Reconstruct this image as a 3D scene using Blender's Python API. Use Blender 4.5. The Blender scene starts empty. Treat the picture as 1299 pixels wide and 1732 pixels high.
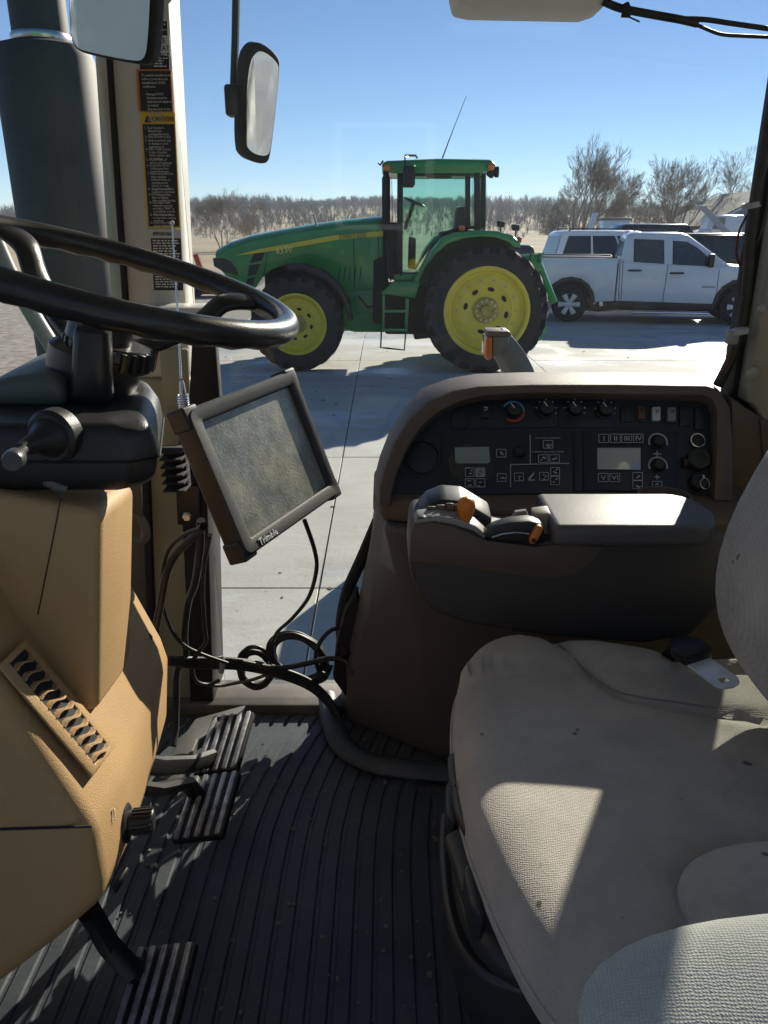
import bpy, bmesh, math, random
from mathutils import Vector, Matrix
R = math.radians
random.seed(7)
scene = bpy.context.scene
COL = scene.collection

# ---------------------------------------------------------------- camera, sky, sun, exposure
CAM_H = 2.35                      # camera above the yard; cab floor is 1.10 m below it
PITCH = R(20.2)
FPX = 1308.0                      # focal length in photo pixels (photo is 1299 x 1732)
cam_d = bpy.data.cameras.new('camera')
cam_d.sensor_fit = 'HORIZONTAL'; cam_d.sensor_width = 36.0
cam_d.lens = FPX / 1299.0 * 36.0
cam_d.clip_start = 0.02; cam_d.clip_end = 4000
cam = bpy.data.objects.new('camera', cam_d); COL.objects.link(cam)
cam.location = (0, 0, CAM_H); cam.rotation_euler = (R(90) - PITCH, 0, 0)
scene.camera = cam

SUN_AZ, SUN_EL = R(27), R(23)   # to the right of the view direction, above the horizon
world = bpy.data.worlds.new('World'); scene.world = world; world.use_nodes = True
wn = world.node_tree; wn.nodes.clear()
sky = wn.nodes.new('ShaderNodeTexSky'); sky.sky_type = 'NISHITA'; sky.sun_disc = False
sky.sun_elevation = SUN_EL; sky.sun_rotation = SUN_AZ
sky.air_density = 0.8; sky.dust_density = 0.0; sky.ozone_density = 4.0; sky.altitude = 1000
bg = wn.nodes.new('ShaderNodeBackground'); bg.inputs['Strength'].default_value = 0.062
wo = wn.nodes.new('ShaderNodeOutputWorld')
wn.links.new(sky.outputs[0], bg.inputs[0]); wn.links.new(bg.outputs[0], wo.inputs[0])
sun_d = bpy.data.lights.new('sun', 'SUN'); sun_d.energy = 5.0; sun_d.angle = R(0.5)
sun_d.color = (1.0, 0.90, 0.75)
sun = bpy.data.objects.new('sun', sun_d); COL.objects.link(sun)
SUN_DIR = Vector((math.sin(SUN_AZ)*math.cos(SUN_EL), math.cos(SUN_AZ)*math.cos(SUN_EL), math.sin(SUN_EL)))
sun.rotation_euler = SUN_DIR.to_track_quat('Z', 'Y').to_euler()
scene.view_settings.view_transform = 'Standard'; scene.view_settings.look = 'None'
scene.view_settings.exposure = 1.08; scene.view_settings.gamma = 1.0
scene.view_settings.use_curve_mapping = False
scene.cycles.max_bounces = 8; scene.cycles.transparent_max_bounces = 16
scene.cycles.use_denoising = True

# ---------------------------------------------------------------- measuring helpers (photo pixel -> ray)
CAMP = Vector((0, 0, CAM_H))
FW = Vector((0, math.cos(PITCH), -math.sin(PITCH))); UPV = Vector((0, math.sin(PITCH), math.cos(PITCH)))
def ray(u, v):
    return FW + Vector((1, 0, 0)) * ((u - 649.5) / FPX) + UPV * ((866 - v) / FPX)
def aY(u, v, Y):
    r = ray(u, v); return CAMP + r * (Y / r.y)
def aX(u, v, X):
    r = ray(u, v); return CAMP + r * (X / r.x)
def aZ(u, v, z):                   # z relative to the camera height
    r = ray(u, v); return CAMP + r * (z / r.z)
def hit(u, v, p0, n):
    r = ray(u, v); return CAMP + r * ((Vector(p0) - CAMP).dot(n) / r.dot(n))
def V(*a): return Vector(a)

# ---------------------------------------------------------------- materials
MATS = {}
def mat(name, col, rough=0.5, metal=0.0, var=0.12, scale=12, bump=0.0, bscale=150, spec=0.5, coat=0.0, world=False, dust=0.0, dustcol=(0.35,0.32,0.27), sheen=0.0):
    if name in MATS: return MATS[name]
    m = bpy.data.materials.new(name); m.use_nodes = True; nt = m.node_tree; N = nt.nodes; L = nt.links
    b = N['Principled BSDF']
    b.inputs['Roughness'].default_value = rough; b.inputs['Metallic'].default_value = metal
    b.inputs['Specular IOR Level'].default_value = spec; b.inputs['Coat Weight'].default_value = coat
    b.inputs['Sheen Weight'].default_value = sheen
    if world: co = N.new('ShaderNodeNewGeometry').outputs['Position']
    else: co = N.new('ShaderNodeTexCoord').outputs['Object']
    n1 = N.new('ShaderNodeTexNoise'); n1.inputs['Scale'].default_value = scale; n1.inputs['Detail'].default_value = 6
    L.new(co, n1.inputs['Vector'])
    rp = N.new('ShaderNodeValToRGB'); e = rp.color_ramp.elements
    e[0].position = 0.3; e[1].position = 0.7
    e[0].color = [max(0, c*(1-var)) for c in col] + [1]; e[1].color = [min(1, c*(1+var)) for c in col] + [1]
    L.new(n1.outputs['Fac'], rp.inputs[0]); src = rp.outputs[0]
    if dust > 0:
        n3 = N.new('ShaderNodeTexNoise'); n3.inputs['Scale'].default_value = scale*0.4; n3.inputs['Detail'].default_value = 9; n3.inputs['Roughness'].default_value = 0.7
        L.new(co, n3.inputs['Vector'])
        mr = N.new('ShaderNodeMapRange'); mr.inputs[1].default_value = 0.45; mr.inputs[2].default_value = 0.75; mr.inputs[4].default_value = dust
        L.new(n3.outputs['Fac'], mr.inputs[0])
        mx = N.new('ShaderNodeMix'); mx.data_type = 'RGBA'
        L.new(mr.outputs[0], mx.inputs[0]); L.new(src, mx.inputs[6]); mx.inputs[7].default_value = (*dustcol, 1)
        src = mx.outputs[2]
    L.new(src, b.inputs['Base Color'])
    rr = N.new('ShaderNodeMapRange'); rr.inputs[3].default_value = max(0.02, rough-0.08); rr.inputs[4].default_value = min(1, rough+0.08)
    L.new(n1.outputs['Fac'], rr.inputs[0]); L.new(rr.outputs[0], b.inputs['Roughness'])
    if bump > 0:
        n2 = N.new('ShaderNodeTexNoise'); n2.inputs['Scale'].default_value = bscale; n2.inputs['Detail'].default_value = 3
        L.new(co, n2.inputs['Vector'])
        bp = N.new('ShaderNodeBump'); bp.inputs['Strength'].default_value = bump; bp.inputs['Distance'].default_value = 0.002
        L.new(n2.outputs['Fac'], bp.inputs['Height']); L.new(bp.outputs[0], b.inputs['Normal'])
    MATS[name] = m; return m

def glass_mat(name, tint=(0.95, 0.98, 0.97), dust=0.05, gloss=0.06, scale=4.0):
    m = bpy.data.materials.new(name); m.use_nodes = True; nt = m.node_tree; N = nt.nodes; L = nt.links; N.clear()
    out = N.new('ShaderNodeOutputMaterial'); tr = N.new('ShaderNodeBsdfTransparent'); tr.inputs[0].default_value = (*tint, 1)
    gl = N.new('ShaderNodeBsdfGlossy'); gl.inputs['Roughness'].default_value = 0.02
    df = N.new('ShaderNodeBsdfTranslucent'); df.inputs[0].default_value = (0.8, 0.78, 0.72, 1)
    co = N.new('ShaderNodeTexCoord'); no = N.new('ShaderNodeTexNoise'); no.inputs['Scale'].default_value = scale; no.inputs['Detail'].default_value = 10
    no.inputs['Roughness'].default_value = 0.75
    L.new(co.outputs['Object'], no.inputs['Vector'])
    mr = N.new('ShaderNodeMapRange'); mr.inputs[1].default_value = 0.35; mr.inputs[2].default_value = 0.8; mr.inputs[4].default_value = dust
    L.new(no.outputs['Fac'], mr.inputs[0])
    m1 = N.new('ShaderNodeMixShader'); L.new(mr.outputs[0], m1.inputs[0]); L.new(tr.outputs[0], m1.inputs[1]); L.new(df.outputs[0], m1.inputs[2])
    lw = N.new('ShaderNodeFresnel'); lw.inputs['IOR'].default_value = 1.14
    mm = N.new('ShaderNodeMath'); mm.operation = 'ADD'; mm.inputs[1].default_value = gloss*0.3
    L.new(lw.outputs[0], mm.inputs[0])
    m2 = N.new('ShaderNodeMixShader'); L.new(mm.outputs[0], m2.inputs[0]); L.new(m1.outputs[0], m2.inputs[1]); L.new(gl.outputs[0], m2.inputs[2])
    L.new(m2.outputs[0], out.inputs[0]); MATS[name] = m; return m

# ---------------------------------------------------------------- objects
WORLDP = {}
def thing(name, label, cat, loc=(0, 0, 0), rotz=0.0, group=None, world=True, kind=None):
    o = bpy.data.objects.new(name, None); COL.objects.link(o); o.empty_display_size = 0.1
    o.location = loc; o.rotation_euler = (0, 0, rotz)
    if label: o['label'] = label
    if cat: o['category'] = cat
    if group: o['group'] = group
    if kind: o['kind'] = kind
    if world: WORLDP[o.name] = Vector(loc)
    return o
def tag(o, label, cat, group=None, kind=None):
    if label: o['label'] = label
    if cat: o['category'] = cat
    if group: o['group'] = group
    if kind: o['kind'] = kind
    return o
def link(name, me, parent=None):
    o = bpy.data.objects.new(name, me); COL.objects.link(o)
    if parent:
        o.parent = parent
        if parent.name in WORLDP: o.matrix_parent_inverse = Matrix.Translation(-WORLDP[parent.name])
    return o

class MB:
    def __init__(s): s.v = []; s.f = []
    def add(s, vs, fs):
        k = len(s.v); s.v += [tuple(p) for p in vs]; s.f += [tuple(i + k for i in f) for f in fs]; return s
    def box(s, c, d, M=None):
        c = Vector(c); x, y, z = [q / 2 for q in d]
        ps = [Vector(p) for p in ((-x,-y,-z),(x,-y,-z),(x,y,-z),(-x,y,-z),(-x,-y,z),(x,-y,z),(x,y,z),(-x,y,z))]
        if M is not None: ps = [M @ p for p in ps]
        return s.add([c + p for p in ps], [(0,3,2,1),(4,5,6,7),(0,1,5,4),(1,2,6,5),(2,3,7,6),(3,0,4,7)])
    def bb(s, x0, x1, y0, y1, z0, z1):
        return s.box(((x0+x1)/2, (y0+y1)/2, (z0+z1)/2), (abs(x1-x0), abs(y1-y0), abs(z1-z0)))
    def prism(s, poly, vec):
        n = len(poly); vec = Vector(vec); a = [Vector(p) for p in poly]
        return s.add(a + [p + vec for p in a], [tuple(range(n))[::-1], tuple(range(n, 2*n))] + [(i, (i+1) % n, n+(i+1) % n, n+i) for i in range(n)])
    def loft(s, secs, caps=True, closed=True):
        n = len(secs[0]); vs = [p for q in secs for p in q]; fs = []
        for k in range(len(secs)-1):
            for i in range(n if closed else n-1):
                j = (i+1) % n; fs.append((k*n+i, k*n+j, (k+1)*n+j, (k+1)*n+i))
        if caps and closed: fs += [tuple(range(n))[::-1], tuple(range((len(secs)-1)*n, len(secs)*n))]
        return s.add(vs, fs)
    def tube(s, pts, r, seg=8, caps=True, flat=1.0):
        pts = [Vector(p) for p in pts]; n = len(pts); rs = r if isinstance(r, (list, tuple)) else [r]*n
        secs = []; prev = None
        for i, p in enumerate(pts):
            t = (pts[min(i+1, n-1)] - pts[max(i-1, 0)]).normalized()
            if prev is None:
                a = Vector((0, 0, 1)) if abs(t.z) < 0.9 else Vector((1, 0, 0))
                x = t.cross(a).normalized()
            else: x = (prev - t * prev.dot(t)).normalized()
            prev = x; y = t.cross(x)
            secs.append([p + (x*math.cos(q) + y*math.sin(q)*flat) * rs[i] for q in [2*math.pi*k/seg for k in range(seg)]])
        return s.loft(secs, caps)
    def lathe(s, o, ax, prof, seg=32, caps=True):   # prof: (radius, height along axis)
        o = Vector(o); ax = Vector(ax).normalized(); a = Vector((0, 0, 1)) if abs(ax.z) < 0.9 else Vector((1, 0, 0))
        x = ax.cross(a).normalized(); y = ax.cross(x)
        return s.loft([[o + ax*h + (x*math.cos(q) + y*math.sin(q))*r for q in [2*math.pi*k/seg for k in range(seg)]] for r, h in prof], caps)
    def cyl(s, p, q, r, seg=16, r2=None):
        p, q = Vector(p), Vector(q); return s.lathe(p, q-p, [(r, 0), (r if r2 is None else r2, (q-p).length)], seg)
    def mesh(s, name, m, bevel=0.0, seg=2, angle=40, sub=0, ang_b=25):
        me = bpy.data.meshes.new(name); me.from_pydata(s.v, [], s.f)
        bm = bmesh.new(); bm.from_mesh(me)
        bmesh.ops.recalc_face_normals(bm, faces=bm.faces)
        if bevel > 0:
            ed = [e for e in bm.edges if len(e.link_faces) == 2 and e.calc_face_angle(0) > R(ang_b)]
            bmesh.ops.bevel(bm, geom=ed, offset=bevel, segments=seg, profile=0.5, affect='EDGES', clamp_overlap=True)
        if angle is not None:
            for f in bm.faces: f.smooth = True
            for e in bm.edges:
                e.smooth = not (len(e.link_faces) == 2 and e.calc_face_angle(0) > R(angle))
        bm.to_mesh(me); bm.free()
        if m: me.materials.append(m)
        return me
    def build(s, name, m, parent=None, bevel=0.0, seg=2, angle=40, sub=0, ang_b=25):
        o = link(name, s.mesh(name, m, bevel, seg, angle, sub, ang_b), parent)
        if sub:
            md = o.modifiers.new('sub', 'SUBSURF'); md.levels = sub; md.render_levels = sub
        return o

def spline(pts, n=8):
    P = [Vector(p) for p in pts]; out = []
    for i in range(len(P)-1):
        a, b, c, d = P[max(i-1, 0)], P[i], P[i+1], P[min(i+2, len(P)-1)]
        for k in range(n):
            t = k/n
            out.append(0.5*((2*b) + (c-a)*t + (2*a-5*b+4*c-d)*t*t + (3*b-a-3*c+d)*t**3))
    out.append(P[-1]); return out

def text(s, name, m, o, xd, yd, size, parent=None, align='LEFT', depth=0.0006, ls=1.0, res=1, sx=1.0, sp=1.0):
    cu = bpy.data.curves.new('t', 'FONT'); cu.body = s; cu.size = size; cu.extrude = depth; cu.resolution_u = res
    cu.align_x = align; cu.align_y = 'TOP'; cu.space_line = ls; cu.space_character = sp
    to = bpy.data.objects.new('t', cu); COL.objects.link(to)
    dg = bpy.context.evaluated_depsgraph_get(); me = bpy.data.meshes.new_from_object(to.evaluated_get(dg))
    bpy.data.objects.remove(to); bpy.data.curves.remove(cu)
    xd, yd = Vector(xd).normalized(), Vector(yd).normalized(); zd = xd.cross(yd).normalized()
    M = Matrix((xd*sx, yd, zd)).transposed().to_4x4(); M.translation = Vector(o)
    me.transform(M); me.name = name
    me.materials.clear(); me.materials.append(m)
    return link(name, me, parent)

def copy_tree(o, parent=None):
    c = o.copy(); COL.objects.link(c)
    if parent: c.parent = parent
    for ch in o.children: copy_tree(ch, c)
    return c

# palette
M_GREEN = mat('tractor_green', (0.018, 0.245, 0.062), 0.32, var=0.12, scale=3, coat=0.35, dust=0.12, dustcol=(0.16, 0.2, 0.13))
M_YEL = mat('tractor_yellow', (0.70, 0.58, 0.05), 0.42, var=0.08, scale=5, dust=0.12)
M_TYRE = mat('tyre_rubber', (0.022, 0.022, 0.023), 0.85, var=0.3, scale=6, bump=0.3, bscale=60, dust=0.25, dustcol=(0.09, 0.08, 0.07))
M_BLK = mat('black_plastic', (0.012, 0.012, 0.013), 0.45, var=0.2, scale=15, bump=0.08, bscale=400)
M_BLKM = mat('black_matte', (0.011, 0.011, 0.012), 0.75, var=0.2, scale=20, bump=0.15, bscale=300)
M_STEEL = mat('bright_steel', (0.55, 0.55, 0.56), 0.3, 1.0, var=0.15, scale=30)
M_AMBER = mat('amber_lens', (0.75, 0.18, 0.01), 0.25, var=0.1, coat=0.6)
M_RED = mat('red_lens', (0.45, 0.012, 0.01), 0.25, var=0.1, coat=0.6)
M_WHITE = mat('white_paint', (0.74, 0.77, 0.82), 0.25, var=0.03, scale=3, coat=0.6, dust=0.08)  # slight blue put into the white for the sky-lit shade on the pickup
M_GLASSF = glass_mat('vehicle_glass', (0.78, 0.90, 0.86), 0.0, 0.12)
M_DGLASS = mat('dark_glass', (0.014, 0.017, 0.02), 0.05, var=0.1, spec=0.8, coat=0.5)
M_CHROME = mat('chrome', (0.7, 0.7, 0.72), 0.18, 1.0, var=0.05)
# ================================================================ SETTING
def concrete_mat():
    m = bpy.data.materials.new('concrete'); m.use_nodes = True; nt = m.node_tree; N = nt.nodes; L = nt.links
    b = N['Principled BSDF']; b.inputs['Roughness'].default_value = 0.8
    pos = N.new('ShaderNodeNewGeometry').outputs['Position']
    def noise(scale, detail=6, rough=0.55, stretch=None):
        n = N.new('ShaderNodeTexNoise'); n.inputs['Scale'].default_value = scale; n.inputs['Detail'].default_value = detail; n.inputs['Roughness'].default_value = rough
        if stretch:
            mp = N.new('ShaderNodeMapping'); mp.inputs['Scale'].default_value = stretch; mp.inputs['Rotation'].default_value = (0, 0, 0.25)
            L.new(pos, mp.inputs[0]); L.new(mp.outputs[0], n.inputs['Vector'])
        else: L.new(pos, n.inputs['Vector'])
        return n.outputs['Fac']
    def mr(x, a, c, lo=0.0, hi=1.0):
        q = N.new('ShaderNodeMapRange'); q.inputs[1].default_value = a; q.inputs[2].default_value = c; q.inputs[3].default_value = lo; q.inputs[4].default_value = hi
        L.new(x, q.inputs[0]); return q.outputs[0]
    def mix(f, a, c):
        q = N.new('ShaderNodeMix'); q.data_type = 'RGBA'; L.new(f, q.inputs[0])
        for i, s in ((6, a), (7, c)):
            if isinstance(s, tuple): q.inputs[i].default_value = (*s, 1)
            else: L.new(s, q.inputs[i])
        return q.outputs[2]
    base = mix(mr(noise(0.9, 8, 0.65), 0.3, 0.7), (0.37, 0.365, 0.335), (0.48, 0.475, 0.44))
    base = mix(mr(noise(6, 8, 0.7, (0.25, 1, 1)), 0.45, 0.75, 0, 0.55), base, (0.49, 0.49, 0.475))      # dried salt smears
    base = mix(mr(noise(1.3, 9, 0.7), 0.55, 0.72, 0, 0.6), base, (0.25, 0.22, 0.18))                  # dirt
    base = mix(mr(noise(14, 4, 0.6), 0.68, 0.74, 0, 0.7), base, (0.16, 0.14, 0.115))                   # clods
    ice = mr(noise(0.55, 9, 0.62, (0.45, 1.25, 1)), 0.525, 0.60)
    base = mix(ice, base, (0.52, 0.54, 0.57))
    L.new(base, b.inputs['Base Color'])
    wet = mr(noise(0.35, 5, 0.5), 0.5, 0.6, 0.82, 0.4)
    L.new(wet, b.inputs['Roughness'])
    bp = N.new('ShaderNodeBump'); bp.inputs['Strength'].default_value = 0.35; bp.inputs['Distance'].default_value = 0.01
    L.new(noise(25, 6, 0.7), bp.inputs['Height']); L.new(bp.outputs[0], b.inputs['Normal'])
    return m
M_CONC = concrete_mat()
M_GRAVEL = mat('gravel', (0.20, 0.18, 0.155), 0.95, var=0.45, scale=7, bump=1.0, bscale=14, world=True, dust=0.5, dustcol=(0.45, 0.44, 0.42))
M_FIELD = mat('dry_field', (0.30, 0.235, 0.14), 0.95, var=0.3, scale=0.05, bump=0.6, bscale=0.6, world=True, dust=0.45, dustcol=(0.42, 0.38, 0.30))
M_HILL = mat('hill_soil', (0.12, 0.105, 0.085), 0.95, var=0.3, scale=0.02, world=True)

# terrain: one sheet to the horizon, rising gently into wooded hills
def hill_h(x, y):
    if y < 150: return 0.0
    t = min(1.0, (y - 150) / 420.0); t = t*t*(3-2*t)
    base = 9.5 + 3.0*math.sin(x*0.006+0.6) + 2.2*math.sin(x*0.013+2.0) + 1.3*math.sin(x*0.031) + 3.6*math.exp(-((x+40)/70.0)**2)
    return t*base
vs, fs = [], []
ys = [-60, -20, 0, 20, 40, 70, 100, 150, 180, 210, 240, 270, 300, 340, 380, 420, 470, 520, 570, 620, 760, 1000, 1600, 3000]
xs = [-2500, -1500, -900, -600] + [-500 + 25*i for i in range(41)] + [600, 900, 1500, 2500]
for y in ys:
    for x in xs: vs.append((x, y, -0.09 + hill_h(x, y)))
nx = len(xs)
for j in range(len(ys)-1):
    for i in range(nx-1): fs.append((j*nx+i, j*nx+i+1, (j+1)*nx+i+1, (j+1)*nx+i))
g = MB().add(vs, fs).build('ground', M_FIELD, angle=60); g['kind'] = 'structure'
lot = MB().add([(-70, -30, -0.07), (60, -30, -0.07), (60, 52, -0.07), (-70, 46, -0.07)], [(0, 1, 2, 3)]).build('gravel_lot', M_GRAVEL); lot['kind'] = 'structure'

# concrete yard of separate slabs
yard = thing('concrete_yard', None, None, (0, 0, 0), kind='structure')
P_ = 3.26
slab_me = MB().box((0, 0, -0.05), (P_-0.012, P_-0.012, 0.10)).mesh('slab', M_CONC, bevel=0.003, seg=1)
base = MB().add([(-5.33, -8.2, -0.035), (31, -8.2, -0.035), (31, 27.6, -0.035), (-5.33, 27.6, -0.035)], [(0, 1, 2, 3)]).build('joint_bed', mat('joint_fill', (0.20, 0.19, 0.17), 0.95, world=True), yard)
for i in range(-1, 10):
    for j in range(-4, 7):
        o = link('slab', slab_me, yard)
        o.location = (-0.45 + P_*(i+0.5) - P_*0.5 + P_*0.5, 4.86 + P_*(j+0.5), random.uniform(-0.002, 0.002))
for k in range(26):     # clods of dirt and snow crumbs left on the slabs
    pass

# far wood on the hills: bare winter trees, one mass
def wood(name, label, n, yr, xr, hr, m, seed, keep=None):
    rnd = random.Random(seed); v, f = [], []
    for _ in range(n):
        x = rnd.uniform(*xr); y = rnd.uniform(*yr)
        if keep and not keep(x, y, rnd): continue
        z = hill_h(x, y) - 0.2; h = rnd.uniform(*hr)*(0.8+0.35*math.sin(x*.05+y*.02)*math.sin(x*.017)); w = h*rnd.uniform(0.22, 0.42)
        k = len(v); tw = h*0.012
        v += [(x-tw, y, z), (x+tw, y, z), (x, y, z+h*0.8)]; f.append((k, k+1, k+2))
        for _b in range(26):
            a = rnd.uniform(0, 2*math.pi); bz = z + h*rnd.uniform(0.2, 0.75); ln = rnd.uniform(0.2, 0.5)*h
            dx, dy = math.cos(a)*w*rnd.uniform(0.3, 1), math.sin(a)*w*rnd.uniform(0.3, 1)
            t2 = h*rnd.uniform(0.007, 0.02); k = len(v)
            tip = (x+dx, y+dy, min(bz+ln*0.75, z+h)); ox = x+dx*0.25
            v += [(ox-t2, y+dy*0.3, bz), (ox+t2, y+dy*0.3, bz), tip]; f.append((k, k+1, k+2))
    return tag(MB().add(v, f).build(name, m, angle=None), label, 'wood', kind='stuff')
M_WOOD = mat('winter_wood', (0.13, 0.125, 0.125), 0.95, var=0.35, scale=0.04, world=True)
M_WOOD2 = mat('winter_wood_near', (0.16, 0.14, 0.125), 0.95, var=0.35, scale=0.06, world=True)
wood('far_wood', 'grey bare winter wood covering the hills along the horizon', 9000, (330, 640), (-420, 520), (4.5, 9), M_WOOD, 1)
wood('valley_wood', 'browner line of bare trees at the foot of the hills', 2200, (205, 300), (-260, 330), (4, 8.5), M_WOOD2, 2,
     keep=lambda x, y, r: r.random() < 0.35 + 0.5*math.sin(x*0.03)**2)

wood('field_brush', 'low brown brush growing along the far edge of the dry field', 3600, (170, 330), (-260, 330), (1.2, 3.0), M_WOOD2, 3)

# bare trees near enough to tell apart
M_BARK = mat('bark', (0.30, 0.26, 0.215), 0.95, var=0.3, scale=3, bump=0.5, bscale=10)
def bare_tree(loc, H, label, seed, lean=0.0, spread=0.55, nl=6, group='bare trees behind the parked vehicles', rad=None, stems=1):
    rnd = random.Random(seed); t = thing('bare_tree', label, 'tree', loc, group=group, world=False)
    trunk, crown = MB(), MB()
    def grow(p, d, ln, r, lev):
        nseg = 4 if lev < 2 else 2; pts = [p.copy()]; rs = [r]
        for k in range(nseg):
            d = (d + Vector((rnd.gauss(0, .10), rnd.gauss(0, .10), rnd.gauss(0, .04) + 0.05))).normalized()
            p = p + d*ln/nseg; pts.append(p.copy()); rs.append(max(.0085, r*(1-(0.38)*(k+1)/nseg)))
        (trunk if lev == 0 else crown).tube(pts, rs, 7 if lev == 0 else (5 if lev < 3 else 3), caps=False)
        if lev >= nl: return
        kids = rnd.randint(3, 4) if lev < 3 else rnd.randint(3, 4)
        for c in range(kids):
            fr = rnd.uniform(0.35, 1.0) if c else 1.0
            q = pts[-1] if c == 0 else pts[0].lerp(pts[-1], fr) if nseg == 1 else pts[min(nseg, max(1, int(fr*nseg+.5)))]
            a = rnd.uniform(0, 2*math.pi); sp = spread*rnd.uniform(0.55, 1.25)*(0.45 if c == 0 else 1)
            ax = d.orthogonal().normalized(); ax.rotate(Matrix.Rotation(a, 3, d)); nd = d.copy(); nd.rotate(Matrix.Rotation(sp, 3, ax))
            grow(q, nd, ln*rnd.uniform(0.60, 0.80), rs[-1]*rnd.uniform(0.55, 0.8), lev+1)
    r0 = rad or H*0.021
    for sidx in range(stems):
        off = Vector((rnd.uniform(-.5, .5)*(stems > 1), rnd.uniform(-.4, .4)*(stems > 1), -0.1))
        grow(off, Vector((lean + rnd.gauss(0, .12)*(stems > 1), 0, 1)).normalized(), H*0.30, r0, 0)
    trunk.build('trunk', M_BARK, t, angle=60); crown.build('crown', M_BARK, t, angle=60)
    return t
def gpos(u, v, Y): p = aY(u, v, Y); return (p.x, Y, -0.09)
TY = 62
bare_tree(gpos(985, 385, TY), 9.1, 'tall many-stemmed bare tree behind the white parked vehicle with a roof rack', 3, stems=3, spread=0.52, rad=0.17)
bare_tree(gpos(1040, 385, TY+6), 8.6, 'bare tree leaning right, between the many-stemmed tree and the broad round one', 5, lean=0.28, spread=0.5)
bare_tree(gpos(1150, 385, TY+2), 9.0, 'broad round bare tree behind the white pickup cab', 8, stems=3, spread=0.60, rad=0.17)
bare_tree(gpos(1215, 385, TY+10), 9.2, 'thin bare tree rising beside the grey gabled house', 9, spread=0.55)
bare_tree(gpos(940, 385, TY-4), 4.6, 'small low bare tree left of the many-stemmed tree', 12, spread=0.7)
bare_tree(gpos(427, 392, 92), 6.6, 'dark spreading bare tree standing in the field above the green hood', 14, spread=0.7, group='bare trees in the field')
bare_tree(gpos(372, 392, 84), 6.6, 'pale bushy bare tree in the field beside the warning decals', 17, spread=0.6, stems=3, rad=0.08, group='bare trees in the field')
bare_tree(gpos(1290, 385, TY+14), 7.0, 'bare tree partly hidden behind the black cable bundle', 21, spread=0.5)

# grey gabled house far right
def house():
    t = thing('house', 'grey gabled house with a dark roof beyond the parked trucks', 'building', (28.8, 62, -0.09), world=False)
    mw = mat('house_siding', (0.26, 0.29, 0.33), 0.8, var=0.06, scale=2); mr_ = mat('house_roof', (0.075, 0.085, 0.11), 0.85, var=0.2, scale=4)
    z1, z2 = 2.6, 4.9
    w = MB(); w.prism([(-4.5, 0, 0), (4.5, 0, 0), (4.5, 0, z1), (0, 0, z2), (-4.5, 0, z1)], (0, 9, 0)); w.build('wall', mw, t)
    for sx in (-1, 1):
        r = MB(); r.prism([(sx*5.0, -.4, z1-.22), (0, -.4, z2+.06), (0, -.4, z2+.22), (sx*5.0, -.4, z1-.06)], (0, 9.8, 0)); r.build('roof', mr_, t)
        e = MB(); e.prism([(sx*5.0, -.46, z1-.3), (0, -.46, z2-.02), (0, -.46, z2+.14), (sx*5.0, -.46, z1-.14)], (0, .055, 0)); e.build('eave_board', M_WHITE, t)
    for x in (-2.4, 2.0):
        f = MB().bb(x-.55, x+.55, -.04, 0.02, 0.9, 2.1).build('window', M_WHITE, t); MB().bb(x-.45, x+.45, -.06, -.03, 1.0, 2.0).build('pane', M_DGLASS, f)
    for k in range(12):
        MB().bb(-4.49, 4.49, -.02, 0.0, 0.2*k+.02, 0.2*k+.19).build('siding_board', mw, t)
house()
hz_m = bpy.data.materials.new('haze_air'); hz_m.use_nodes = True; hn = hz_m.node_tree; hn.nodes.clear()
ho = hn.nodes.new('ShaderNodeOutputMaterial'); hv = hn.nodes.new('ShaderNodeVolumePrincipled')
hv.inputs['Color'].default_value = (0.80, 0.89, 1.0, 1); hv.inputs['Density'].default_value = 0.0004; hv.inputs['Anisotropy'].default_value = 0.2
hn.links.new(hv.outputs[0], ho.inputs['Volume'])
hzo = MB().bb(-2600, 2600, -150, 3100, -1.2, 36).build('haze', hz_m, angle=None); tag(hzo, 'thin pale haze over the yard and fields', 'haze', kind='stuff')
# shed behind the photographer: seen only in the mirrors
def shed():
    t = thing('metal_shed', 'pale blue-grey metal shed reflected in the cab mirrors', 'building', (-7, -12, -0.09), world=False)
    mw = mat('shed_metal', (0.045, 0.065, 0.085), 0.7, 0.0, var=0.06, scale=1)
    MB().bb(-14, 14, -8, 0, 0, 6.5).build('wall', mw, t)
    r = MB(); r.prism([(-14.4, .4, 6.4), (-14.4, -8.4, 6.4), (-14.4, -4, 8.6)], (28.8, 0, 0)); r.build('roof', mat('shed_roof', (0.22, 0.24, 0.27), 0.5), t)
    for x in (-8, 0, 7):
        f = MB().bb(x-.9, x+.9, .0, .06, 2.4, 4.2).build('window', M_WHITE, t); MB().bb(x-.75, x+.75, .03, .08, 2.5, 4.1).build('pane', M_DGLASS, f)
shed()
# ================================================================ VEHICLES IN THE YARD
class Frame:
    """Local frame of a parked vehicle: x forward, y to its left; o is on the ground under one wheel."""
    def __init__(s, o, l):
        s.o = Vector(o); s.l = Vector((l[0], l[1], 0)).normalized(); s.y = Vector((-s.l.y, s.l.x, 0))
        s.sg = 1 if s.y.y < 0 else -1           # +1 when local +y points to the camera
        s.rot = math.atan2(s.l.y, s.l.x)
    def p(s, u, v, w):                            # photo pixel on the lengthwise plane w metres towards the camera
        wd = s.y*s.sg; P = hit(u, v, s.o + wd*w, wd); d = P - s.o
        return Vector((d.dot(s.l), w*s.sg, d.z))
    def poly(s, pts, w): return [s.p(u, v, w) for u, v in pts]
    def side(s, w): return Vector((0, w*s.sg, 0))

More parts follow.
